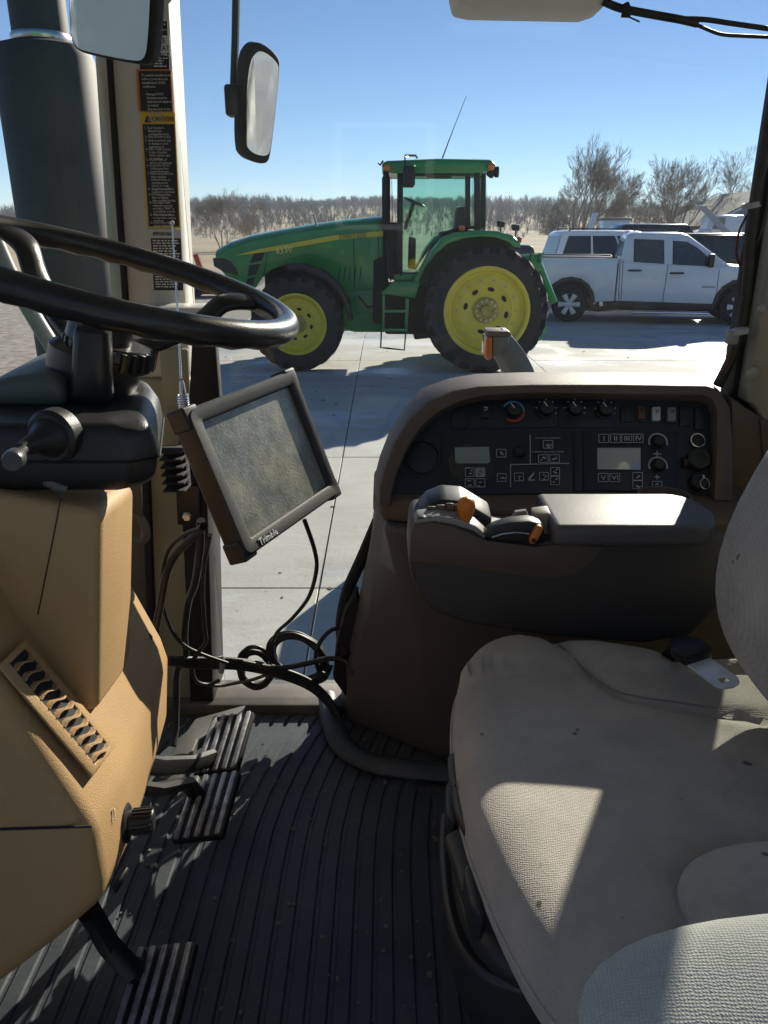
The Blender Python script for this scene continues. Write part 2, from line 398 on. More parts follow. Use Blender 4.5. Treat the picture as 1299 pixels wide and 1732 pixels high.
def ag_wheel(name, fr, l, w_out, width, Rw, rim_r, lugs, parent, tyre=M_TYRE, near=True):
    """tyre with lugs, dished yellow rim with hand holes and bolts, hub; outer face at w_out"""
    s = fr.sg; c = Vector((l, (w_out - width/2)*s, Rw)); ax = Vector((0, s, 0))
    wl = MB().lathe(c, ax, [(rim_r*.98, -width*.48), (Rw*.80, -width*.5), (Rw*.885, -width*.46), (Rw*.905, -width*.3), (Rw*.91, 0), (Rw*.905, width*.3),
                           (Rw*.885, width*.46), (Rw*.80, width*.5), (rim_r*1.02, width*.47), (rim_r*.98, width*.42)], 64, caps=False)
    for k in range(lugs):
        for sd in (-1, 1):
            a = 2*math.pi*(k + (0.5 if sd > 0 else 0))/lugs; da = 2*math.pi/lugs
            q = []
            for (aa, yy, ww) in ((a, 0.0, .17), (a+da*.55, sd*width*.30, .2), (a+da*.8, sd*width*.50, .22)):
                for rr, ee in ((Rw*.87, 1.15), (Rw, .85)):
                    if abs(yy) > width*.49: rr = rr - Rw*.035
                    for e in (-1, 1):
                        t = aa + e*da*ww*ee*.9
                        q.append(c + Vector((math.cos(t)*rr, yy*s, math.sin(t)*rr)))
            secs = [[q[i*4], q[i*4+1], q[i*4+3], q[i*4+2]] for i in range(3)]
            wl.loft(secs)
    root = wl.build(name, tyre, parent, angle=30)
    rim = MB().lathe(c, ax, [(rim_r*1.03, width*.44), (rim_r*1.03, width*.475), (rim_r*.98, width*.48), (rim_r*.93, width*.44), (rim_r*.90, width*.30), (rim_r*.84, width*.24),
                             (rim_r*.80, width*.26), (rim_r*.62, width*.27), (rim_r*.58, width*.23), (rim_r*.40, width*.22), (rim_r*.36, width*.20), (rim_r*.02, width*.20)], 64, caps=False)
    rim.build('rim', M_YEL, root, angle=35)
    if not near: return root
    for k in range(8):
        a = 2*math.pi*k/8+.2
        p = c + ax*(width*.2305) + Vector((math.cos(a), 0, math.sin(a)))*rim_r*.50
        h = MB(); rad = Vector((math.cos(a), 0, math.sin(a))); tan = Vector((-math.sin(a), 0, math.cos(a)))
        h.prism([p + (tan*math.cos(b)*rim_r*.085 + rad*math.sin(b)*rim_r*.05) for b in [2*math.pi*i/14 for i in range(14)]], ax*.004)
        if k % 1 == 0 and k < 7: h.build('hand_hole', M_BLKM, root)
    for k in range(14):
        a = 2*math.pi*k/14
        p = c + ax*(width*.26) + Vector((math.cos(a), 0, math.sin(a)))*rim_r*.71
        MB().cyl(p, p + ax*.022, rim_r*.028, 6).build('rim_bolt', mat('bolt_zinc', (0.38, 0.36, 0.25), 0.45, 0.6), root)
    hb = MB().lathe(c, ax, [(rim_r*.31, width*.19), (rim_r*.31, width*.25), (rim_r*.28, width*.27), (rim_r*.14, width*.27), (rim_r*.125, width*.38), (rim_r*.0, width*.38)], 32)
    hub = hb.build('hub', mat('hub_iron', (0.42, 0.35, 0.07), 0.6, 0.1, var=.3), root)
    for k in range(12):
        a = 2*math.pi*k/12
        p = c + ax*(width*.26) + Vector((math.cos(a), 0, math.sin(a)))*rim_r*.235
        MB().cyl(p, p + ax*.035, rim_r*.036, 6).build('wheel_nut', mat('nut_steel', (0.42, 0.38, 0.28), 0.4, 0.7), hub)
    return root

def green_tractor():
    fr = Frame((1.71, 13.2, 0), (-1, 0.0))
    t = thing('farm_tractor', 'green farm tractor with yellow wheels and 8330 on its hood, parked across the yard', 'tractor', fr.o, fr.rot, world=False)
    S = fr.side
    def slab(pts, w0, w1, name, m, bevel=.02, parent=t, seg=2): return MB().prism(fr.poly(pts, w0), S(w1 - w0)).build(name, m, parent, bevel=bevel, seg=seg)
    CW = -1.35
    # wheels
    ag_wheel('rear_wheel', fr, 0, 0, .52, 1.04, .70, 22, t); ag_wheel('rear_wheel', fr, 0, -2.2, .52, 1.04, .70, 22, t, near=False)
    ag_wheel('front_wheel', fr, 3.20, -.22, .44, .80, .50, 20, t); ag_wheel('front_wheel', fr, 3.20, -2.05, .44, .80, .50, 20, t, near=False)
    # hood as a loft across the width so that it crowns
    top = [(362, 431), (385, 419), (420, 408), (470, 398), (530, 388), (590, 380), (648, 375)]
    bot = [(648, 472), (640, 489), (592, 491), (572, 488), (566, 476), (552, 462), (530, 452), (505, 447), (480, 449), (460, 456), (445, 468), (432, 487), (400, 483), (383, 470), (365, 449)]
    secs = []
    for w, dz, k in ((-.90, 0, 0), (-.93, .03, 0), (-1.05, .085, 0), (CW, .12, 0), (-1.65, .085, 0), (-1.77, .03, 0), (-1.80, 0, 0)):
        a = fr.poly(top + bot, -.90); n = len(top)
        secs.append([Vector((p.x - (0.10*abs(w-CW)**2 if i < 2 or i > n+12 else 0), w*fr.sg, p.z + (dz - .02 if i < n else 0))) for i, p in enumerate(a)])
    hood = MB().loft(secs).build('hood', M_GREEN, t, bevel=.012, angle=35)
    for q in hood.data.polygons: pass
    st = [(398, 432.5), (440, 421), (488, 412.6), (562, 398.5), (648, 390.5), (648, 399.5), (574, 405), (488, 420), (440, 427.5)]
    stripe = slab(st, -.9, -.893, 'hood_stripe', M_YEL, 0, hood)
    def side_text(s, name, u0, v0, u1, v1, w, m, par, h_px, sx=1.0):
        a, b = fr.p(u0, v0, w), fr.p(u1, v1, w); d = (b-a)
        return text(s, name, m, a, d, Vector((0, 0, 1)) - d.normalized()*d.normalized().z, h_px*(d.length/abs(u1-u0))*1.38, par, sx=sx, depth=.002)
    side_text('JOHN DEERE', 'hood_lettering', 573, 395.2, 622, 391.6, -.888, mat('lettering_green', (0.02, 0.09, 0.035), .5), hood, 8.2, sx=.72)
    side_text('8330', 'model_number', 465, 417.5, 494, 413.5, -.886, mat('lettering_yellow', (0.85, 0.78, 0.30), .5), hood, 11, sx=.92)
    for q in ([(430, 427), (449, 423.6), (443, 441), (422.5, 445)], [(421.5, 449), (440.5, 446), (433.6, 464), (419, 467)], [(418.5, 471), (432, 468.5), (428, 482), (416, 481)]):
        slab(q, -.905, -.895, 'side_vent', M_BLKM, 0, hood)
    slab([(361, 436), (380, 437), (392, 443), (401, 455), (404, 466), (380, 460), (363, 450)], -.95, -.885, 'headlight_grille', M_BLK, .01, hood)
    slab([(645, 377), (657, 377), (657, 480), (645, 480)], -.93, -1.77, 'firewall', M_BLKM, .01)
    slab([(585, 487), (649, 484), (649, 562), (600, 562), (576, 556)], -.95, -1.75, 'chassis', M_GREEN, .02)
    slab([(470, 500), (590, 500), (590, 560), (470, 560)], -1.1, -1.6, 'front_frame', mat('dark_green', (0.01, 0.05, 0.018), .6), .02)
    a = [(631, 440), (653, 432), (655, 548), (631, 548)]
    slab(a, -.86, -1.2, 'side_tank', M_BLKM, .05)
    slab([(447, 462), (475, 446), (545, 446), (585, 480), (600, 500), (600, 545), (450, 545)], -1.05, -1.65, 'engine', M_BLKM, .02)
    slab([(650, 480), (738, 480), (738, 555), (720, 566), (650, 566)], -.62, -1.2, 'fuel_tank', M_BLKM, .06)
    MB().cyl(fr.p(503, 550, -.64), fr.p(503, 550, -2.0), .16, 16).build('front_axle', mat('dark_green', (0.01, 0.05, 0.018), .6), t)
    MB().cyl(fr.p(819, 531, -.5), fr.p(819, 531, -2.2), .2, 16).build('rear_axle', mat('dark_green', (0.01, 0.05, 0.018), .6), t)
    slab([(700, 480), (850, 470), (850, 560), (700, 575)], -.95, -1.75, 'transmission_case', mat('dark_green', (0.01, 0.05, 0.018), .6), .04)
    for q in (((657, 400), (661, 474)), ((676, 410), (678, 466))):
        MB().tube([fr.p(q[0][0], q[0][1], -.50), fr.p(q[0][0]-2, q[0][1]+8, -.42), fr.p(q[1][0]-2, q[1][1]-8, -.42), fr.p(q[1][0], q[1][1], -.50)], .016, 6).build('grab_rail', M_BLK, t)
    for q in (((598, 405), (600, 489)), ((640, 401), (641, 486)), ((452, 428), (446, 468))):
        MB().tube([fr.p(*q[0], -.898), fr.p(*q[1], -.898)], .006, 4).build('panel_gap', M_BLKM, hood)
    for k in range(5):
        MB().tube([fr.p(575+9*k, 452, -.897), fr.p(572+9*k, 476, -.897)], .007, 4).build('hood_louvre', M_BLKM, hood)
    MB().tube([fr.p(u, v, -.86) for u, v in ((606, 500), (622, 520), (640, 516), (652, 530))], .02, 6).build('hose', M_BLK, t)
    MB().prism(fr.poly([(600, 498), (628, 498), (628, 530), (600, 530)], -.94), S(.04)).build('battery_cover', M_GREEN, t, bevel=.01)
    # front fender: a bent strip
    out = [(483, 447), (512, 446), (549, 459), (576, 484), (591, 513), (596, 543)]
    inn = [(590, 544), (583, 516), (569, 491), (549, 472), (525, 462), (488, 459)]
    slab(out + inn, -.24, -.66, 'front_fender', M_BLK, .015)
    # cab: posts, roof, panes
    pc = mat('cab_post', (0.010, 0.022, 0.014), .45)
    roof = [(645, 281), (647, 275), (655, 271.5), (740, 268), (830, 269.5), (837, 274), (839, 280), (826, 288), (800, 291), (662, 291)]
    MB().loft([[Vector((p.x, w*fr.sg, p.z - d)) for p in fr.poly(roof, -.55)] for w, d in ((-.53, .03), (-.6, 0), (CW, -.05), (-2.1, 0), (-2.17, .03))]).build('cab_roof', M_GREEN, t, bevel=.03, seg=2)
    for w0 in (-.60, -2.03):
        slab([(672, 291), (682, 291), (681, 463), (671, 463)], w0, w0-.07, 'front_post', pc, .008)
        slab([(802, 291), (812, 291), (813, 390), (803, 395)], w0, w0-.07, 'rear_post', pc, .008)
        slab([(787, 297), (796, 297), (796, 385), (787, 388)], w0-.005, w0-.06, 'door_post', pc, .006)
        slab([(682, 291), (802, 291), (802, 297.5), (682, 298)], w0, w0-.07, 'roof_rail', pc, .006)
        g = slab([(682, 298), (787, 297.5), (787, 386), (770, 388), (750, 396), (730, 420), (712, 455), (709, 463), (681, 463)], w0-.02, w0-.026, 'door_pane', M_GLASSF, 0)
        slab([(797, 297.5), (802, 297.5), (802, 392), (797, 386)], w0-.02, w0-.026, 'quarter_pane', M_GLASSF, 0)
        fr_ = MB(); fr_.tube([fr.p(u, v, w0-.02) for u, v in ((681, 463), (709, 463), (714, 452), (730, 420), (750, 396), (770, 388), (803, 384))], .03, 6); fr_.build('door_frame', pc, t)
    def cross(pts, name, m, w0=-.62, w1=-2.08, th=.012, bevel=0):   # pane across the cab
        a = fr.poly(pts, w0); d = S(w1-w0)
        MB().prism([a[0], a[1], a[1]+d, a[0]+d], Vector((th, 0, 0))).build(name, m, t, bevel=bevel)
    cross([(663, 292), (668, 463)], 'windshield', M_GLASSF); cross([(822, 291), (821, 392)], 'rear_window', M_GLASSF)
    slab([(812, 291), (822, 291), (824, 330), (821, 392), (813, 392)], -.62, -.625, 'corner_pane', M_GLASSF, 0)
    slab([(655, 376), (672, 376), (673, 476), (654, 470)], -.66, -2.0, 'cab_front_panel', M_BLKM, .01)
    slab([(712, 463), (757, 402), (812, 392), (824, 392), (824, 440), (760, 475)], -.72, -1.95, 'cab_rear_panel', M_BLKM, .01)
    slab([(667, 464), (711, 463), (711, 475), (667, 475)], -.56, -2.1, 'cab_sill', M_GREEN, .012)
    # inside the cab: seat, steering wheel, console
    slab([(775, 350), (790, 350), (793, 400), (745, 402), (745, 392), (770, 388)], -1.1, -1.6, 'cab_seat', M_BLKM, .03)
    slab([(692, 400), (704, 402), (703, 455), (690, 455)], -1.2, -1.5, 'cab_console', M_BLKM, .03)
    w_c = fr.p(697, 342, CW); MB().tube([w_c + Vector((-.04-.2*math.cos(a)*.9, .2*math.sin(a), -.2*math.cos(a)*.35)) for a in [2*math.pi*i/24 for i in range(25)]], .016, 6).build('cab_steering_wheel', M_BLK, t)
    MB().cyl(w_c + V(-.03, 0, 0), w_c + V(.12, 0, -.45), .035, 8).build('cab_steering_column', M_BLK, t)
    slab([(722, 292), (764, 292), (764, 301), (722, 300)], -.66, -.9, 'cab_sunshade', M_BLKM, .01)
    # fenders
    inn = [(706, 480), (718, 455), (736, 430), (758, 412), (787, 402.5), (817, 400), (842, 402.5), (861, 410), (869, 418), (881, 419)]
    out = [(880, 410), (866, 397.6), (842, 391), (817, 389.5), (792, 391), (768, 394), (749, 402), (731, 424), (711, 461), (700, 476)]
    slab(inn + out, -.10, -.62, 'rear_fender', M_GREEN, .02)
    a = fr.poly(inn + out, -.10); d = S(-1.98)
    MB().prism([p + d for p in a], S(-.52)).build('rear_fender', M_GREEN, t, bevel=.02)
    slab([(706, 480), (718, 455), (736, 430), (758, 412), (787, 402.5), (817, 400), (842, 402.5), (861, 410), (850, 470), (760, 500)], -.56, -.64, 'inner_fender', mat('dark_green', (0.01, 0.05, 0.018), .6), 0)
    # steps
    MB().prism(fr.poly([(667, 476), (711, 476), (703, 505), (643, 497)], -.40), S(-.25)).build('step_platform', M_GREEN, t, bevel=.015)
    for (u0, u1, v0) in ((648, 690, 524), (646, 688, 556)):
        MB().prism(fr.poly([(u0, v0), (u1, v0), (u1, v0+5), (u0, v0+5)], -.28), S(-.26)).build('step_tread', M_GREEN, t, bevel=.006)
    MB().prism(fr.poly([(686, 505), (692, 505), (689, 562), (684, 562)], -.29), S(-.24)).build('step_side', M_GREEN, t, bevel=.006)
    MB().prism(fr.poly([(647, 498), (651, 498), (650, 562), (646, 562)], -.29), S(-.24)).build('step_side', M_GREEN, t, bevel=.006)
    MB().tube([fr.p(u, v, -.26) for u, v in ((645, 560), (644, 588), (655, 589), (684, 592), (686, 562))], .016, 6).build('step_loop', M_BLK, t)
    # exhaust stack, mirror, lights, antenna
    MB().lathe(fr.p(653, 380, -.75), (0, 0, 1), [(.07, -.1), (.07, .72), (.05, .76), (.05, .86)], 16).build('exhaust_stack', M_BLKM, t)
    mb = MB(); mb.prism(fr.poly([(682, 279), (701, 279), (702.5, 282), (702, 313), (699, 317), (682, 317)], -.25), S(-.09)); mir = mb.build('side_mirror', M_BLK, t, bevel=.02)
    MB().tube([fr.p(685, 285, -.3), fr.p(685, 266, -.32), fr.p(690, 265, -.6)], .012, 6).build('mirror_arm', M_BLK, mir)
    for u, v in ((654.5, 284), (830, 283)):
        MB().lathe(fr.p(u, v, -.52), S(1), [(.055, 0), (.055, .05), (.03, .075)], 14).build('marker_light', M_AMBER, t)
    MB().prism(fr.poly([(776, 381), (786, 381), (786, 391), (776, 391)], -.5), S(.1)).build('turn_signal', M_AMBER, t, bevel=.015)
    for u, v in ((829, 292), (838, 291)):
        MB().lathe(fr.p(u, v, -.7), (-1, 0, 0), [(.04, -.06), (.085, 0), (.085, .05)], 14).build('work_light', M_BLK, t)
    for u, v in ((848, 379), (873, 385)):
        w = -.35
        MB().prism(fr.poly([(u-7, v-6), (u+7, v-5), (u+6, v+6), (u-6, v+5)], w), S(-.12)).build('fender_light', M_BLK, t, bevel=.02)
        MB().cyl(fr.p(u, v, w-.06), fr.p(u-2, v+18, w-.06), .012, 6).build('light_stalk', M_BLK, t)
    MB().prism(fr.poly([(877, 400), (883, 402), (882, 411), (876, 410)], -.2), S(-.2)).build('tail_light', M_RED, t, bevel=.01)
    MB().tube([fr.p(748, 268, -1.0), fr.p(768, 215, -1.0), fr.p(789, 162, -1.0)], [.012, .006, .004], 5).build('whip_antenna', M_BLK, t)
    MB().tube([fr.p(685, 268, -.9), fr.p(685, 263, -.9), fr.p(703, 263, -.9), fr.p(706, 268, -.9)], .02, 6).build('roof_bracket', mat('galvanised', (.4, .4, .38), .5, .6), t)
    MB().tube([fr.p(648, 272, -.6), fr.p(643, 279, -.55), fr.p(640, 276, -.5)], .014, 6).build('roof_bracket', M_BLK, t)
    MB().tube([fr.p(536, 384, -1.0), fr.p(530, 362, -1.0)], .022, 6).build('fuel_cap_stick', mat('galvanised', (.4, .4, .38), .5, .6), t)
    # rear hitch
    h = MB()
    h.tube([fr.p(u, v, -1.0) for u, v in ((880, 440), (905, 437), (918, 470), (937, 512))], [.10, .11, .09, .07], 8)
    h.build('hitch_arm', M_GREEN, t)
    h = MB(); h.prism(fr.poly([(885, 432), (900, 436), (916, 440), (919, 455), (906, 462), (890, 455)], -.9), S(-.5)); h.build('hitch_frame', M_GREEN, t, bevel=.02)
    for u in (898, 913): MB().tube([fr.p(u, 445, -.9), fr.p(u+2, 428, -.9)], .035, 8).build('hitch_pin', M_GREEN, t)
    h = MB(); h.prism(fr.poly([(905, 562), (925, 552), (927, 558), (916, 568), (920, 575), (905, 578)], -1.2), S(-.2)); h.build('drawbar', M_GREEN, t, bevel=.01)
    MB().tube([fr.p(880, 455, -.7), fr.p(912, 530, -.75), fr.p(925, 560, -.8)], .025, 6).build('lift_link', M_GREEN, t)
green_tractor()

def road_wheel(l, yc, width, r, parent, rim_m=mat('silver_wheel', (.62, .63, .65), .35, .2), spokes=6, out=1, name='wheel'):
    c = Vector((l, yc, r)); ax = Vector((0, out, 0))
    w = MB().lathe(c, ax, [(r*.62, -width*.5), (r*.9, -width*.5), (r, -width*.38), (r, width*.38), (r*.9, width*.5), (r*.66, width*.49), (r*.62, width*.3)], 36, caps=False).build(name, M_TYRE, parent)
    rim = MB().lathe(c, ax, [(r*.66, width*.48), (r*.6, width*.48), (r*.56, width*.2), (r*.02, width*.2)], 32, caps=False)
    ro = rim.build('rim', mat('rim_shadow', (.05, .05, .055), .5, .5), w)
    sp = MB()
    for k in range(spokes):
        a = 2*math.pi*k/spokes; d = Vector((math.cos(a), 0, math.sin(a))); n = Vector((-math.sin(a), 0, math.cos(a)))
        sp.prism([c + ax*width*.36 + d*r*.1 - n*r*.09, c + ax*width*.36 + d*r*.1 + n*r*.09, c + ax*width*.42 + d*r*.62 + n*r*.15, c + ax*width*.42 + d*r*.62 - n*r*.15], ax*.02)
    sp.lathe(c, ax, [(r*.2, width*.3), (r*.2, width*.45), (r*.12, width*.48), (0.0, width*.48)], 16)
    sp.build('rim_face', rim_m, w, bevel=.008)
    return w

def arch(cx, r, z0, n=9):   # wheel-arch points from front to back over an axle, going right to left
    return [(cx + math.cos(a)*r, z0 + math.sin(a)*r) for a in [math.pi*i/(n-1) for i in range(n)]]

def white_pickup():
    fr = Frame((4.85, 20.9, 0), (.981, -.191))
    t = thing('pickup_truck', 'white crew-cab pickup truck parked behind the green tractor', 'pickup truck', fr.o, fr.rot, world=False)
    W = 2.02; sg = fr.sg
    def P(u, v, w=0): return fr.p(u, v, w)
    def lp(pts, w=0): return [P(u, v, w) for u, v in pts]
    def q(l, w, z): return Vector((l, w*sg, z))
    zr = 1.62; zb = 1.47; zs = .56
    r_ = .455; xf = 4.19
    # bed and lower body as side walls with arches
    hood_l = 5.25; zh = 1.44
    def wall(w0, w1):
        low = [(-1.15, zs+.05), (-1.22, zr-.35), (-1.15, zr)]
        pts = low + [(1.13, zr), (1.13, zs)] + arch(0, .60, .52)
        return MB().prism([q(l, w0, z) for l, z in pts], Vector((0, (w1-w0)*sg, 0)))
    for nm, w0, w1 in (('bed_side', 0, -.09), ('bed_side', -W, -W+.09)): wall(w0, w1).build(nm, M_WHITE, t, bevel=.025)
    MB().bb(-1.1, 1.13, -sg*.09, -sg*(W-.09), zs+.1, zs+.3).build('bed_floor', M_BLKM, t)
    MB().bb(-1.16, -1.09, -sg*.095, -sg*(W-.095), zs+.12, zr-.01).build('tailgate', M_WHITE, t, bevel=.02)
    MB().bb(1.05, 1.12, -sg*.095, -sg*(W-.095), zs+.12, zr-.02).build('bed_front_wall', M_WHITE, t, bevel=.02)
    for w0 in (0.004, -W+.094): MB().bb(-1.14, 1.11, sg*w0, sg*(w0-.098), zr+.002, zr+.03).build('bed_rail', M_BLK, t, bevel=.008)
    MB().bb(-1.28, -1.12, -sg*.05, -sg*(W-.05), .5, .72).build('rear_bumper', M_CHROME, t, bevel=.03)
    MB().prism([q(-1.2, .004, zr-.06), q(-1.06, .004, zr-.06), q(-1.04, .004, zr-.40), q(-1.2, .004, zr-.40)], Vector((0, -.05*sg, 0))).build('tail_light', M_RED, t, bevel=.01)
    # cab lower body
    body = [(1.16, zb+.05), (3.62, zb-.03), (3.85, zh+.02), (hood_l, zh-.10), (hood_l+.12, zh-.35), (hood_l+.08, .5)] + arch(xf, .60, .52) + [(3.55, zs-.04), (1.16, zs)]
    MB().prism([q(l, 0, z) for l, z in body], Vector((0, -W*sg, 0))).build('cab_body', M_WHITE, t, bevel=.05, seg=3)
    # dark arches and sills
    for cx in (0, xf):
        a = [q(l, .012, z) for l, z in arch(cx, .66, .50)]; b = [q(l, .012, z) for l, z in arch(cx, .57, .50)][::-1]
        MB().prism(a + b, Vector((0, -.07*sg, 0))).build('wheel_arch_trim', mat('arch_trim', (.06, .058, .05), .7), t, bevel=.008)
        MB().bb(cx-.62, cx+.62, -sg*.12, -sg*(W-.12), .62, 1.12).build('wheel_well', M_BLKM, t)
    MB().bb(1.3, 3.6, -sg*.02, -sg*(W-.02), zs-.22, zs+.02).build('sill', M_BLK, t, bevel=.02)
    MB().bb(1.6, 3.5, sg*.02, -sg*.10, zs-.30, zs-.24).build('side_step', M_CHROME, t, bevel=.02)
    # greenhouse
    zt = P(1100, 396, -.12).z
    prof = [(1.18, zb), (1.30, zt-.06), (1.44, zt), (2.62, zt), (2.80, zt-.05), (3.86, zh+.0), (3.86, zb-.1)]
    secs = []
    for w, k, dz in ((-.0, 0, 0), (-.02, .02, 0), (-.10, 1, 0), (-.30, 1, .04), (-W/2, 1, .06), (-W+.30, 1, .04), (-W+.10, 1, 0), (-W+.02, .02, 0), (-W, 0, 0)):
        pass
    def gh(wb, wt, dz=0): return [q(l, wb + (wt-wb)*max(0, (z-zb)/(zt-zb)), z + (dz if z > zt-.1 else 0)) for l, z in prof]
    MB().loft([gh(-.02, -.20), gh(-.10, -.30, .03), gh(-W/2, -W/2, .05), gh(-W+.10, -W+.30, .03), gh(-W+.02, -W+.20)]).build('cab_top', M_WHITE, t, bevel=.03, seg=2)
    def gq(l, z, off=.004):
        k = max(0, (z-zb)/(zt-zb)); return q(l, -.02 - .18*k + off, z)
    def win(pts, name='side_window', m=M_DGLASS):
        pl = [P(u, v, -.10) for u, v in pts]
        o = MB().prism([gq(p.x, p.z) for p in pl], Vector((0, -.012*sg, 0))).build(name, M_BLK, t)
        c = sum(pl, Vector())/len(pl); p2 = [c + (p-c)*.93 for p in pl]
        MB().prism([gq(p.x, p.z, .009) for p in p2], Vector((0, -.006*sg, 0))).build('pane', m, o)
    gm = mat('cab_glass', (.022, .032, .032), .06, spec=.8, coat=.5, var=.5, scale=4)
    win([(1073, 404), (1124, 406), (1123, 446), (1071, 443)], m=gm)
    win([(1139, 407), (1163, 409), (1180, 419), (1199, 436), (1197, 450), (1137, 447)], m=gm)
    # rear glass on the sloped back
    d0, d1 = Vector((1.18, 0, zb)), Vector((1.30, 0, zt-.06)); nn = Vector((-(d1.z-d0.z), 0, d1.x-d0.x)).normalized()
    def bk(f, w): p = d0.lerp(d1, f); return Vector((p.x, w*sg, p.z)) + nn*.006
    MB().prism([bk(.28, -.14), bk(.92, -.26), bk(.92, -W+.26), bk(.28, -W+.14)], nn*.006).build('rear_window', mat('rear_glass', (.22, .32, .36), .08, spec=.8), t)
    MB().prism([q(1.30, -.8, zt-.0), q(1.38, -.8, zt+.06), q(1.30, -1.2, zt+.06)], Vector((.05, 0, .02))).build('brake_light', M_RED, t)
    # seams, handles, mirror, badge
    dk = mat('seam', (.03, .03, .032), .8)
    for a in (((1054, 440), (1050, 509)), ((1130, 448), (1120, 514)), ((1217, 456), (1209, 516)), ((1049, 440), (1046, 508))):
        p = [P(u, v, .0) for u, v in a]
        MB().tube([x + Vector((0, sg*.001, 0)) for x in p], .007, 4).build('door_seam', dk, t)
    for u0, u1, v in ((1063, 1084, 457.5), (1134, 1156, 462)):
        a, b = P(u0, v, .02), P(u1, v, .02); MB().tube([a, a.lerp(b, .1)+V(0, sg*.03, 0), a.lerp(b, .9)+V(0, sg*.03, 0), b], .025, 6).build('door_handle', M_BLK, t)
    a = P(1203, 441, .12); MB().box(a, (.14, .18, .32)).build('side_mirror', M_BLK, t, bevel=.03)
    a, b = P(1186, 487, .003), P(1209, 487.5, .003); MB().prism([a, b, b + V(0, 0, .05), a + V(0, 0, .05)], V(0, -.006*sg, 0)).build('badge', mat('badge_grey', (.35, .35, .36), .4, .5), t)
    a = P(899, 432.5, .004); text('4X4', 'bed_decal', mat('decal_grey', (.22, .24, .3), .5), a, (1, 0, 0), (0, 0, 1), .16, t, depth=.003)
    MB().bb(hood_l-.05, hood_l+.16, -sg*.0, -sg*W, .45, .75).build('front_bumper', M_CHROME, t, bevel=.04)
    MB().bb(hood_l+.0, hood_l+.10, -sg*.02, -sg*.35, zh-.45, zh-.2).build('headlight', mat('headlight_lens', (.6, .62, .62), .1), t, bevel=.02)
    for l in (0, xf):
        for w, o in ((-.17, sg), (-W+.17, -sg)): road_wheel(l, w*sg, .27, r_, t, spokes=6, out=o)
white_pickup()

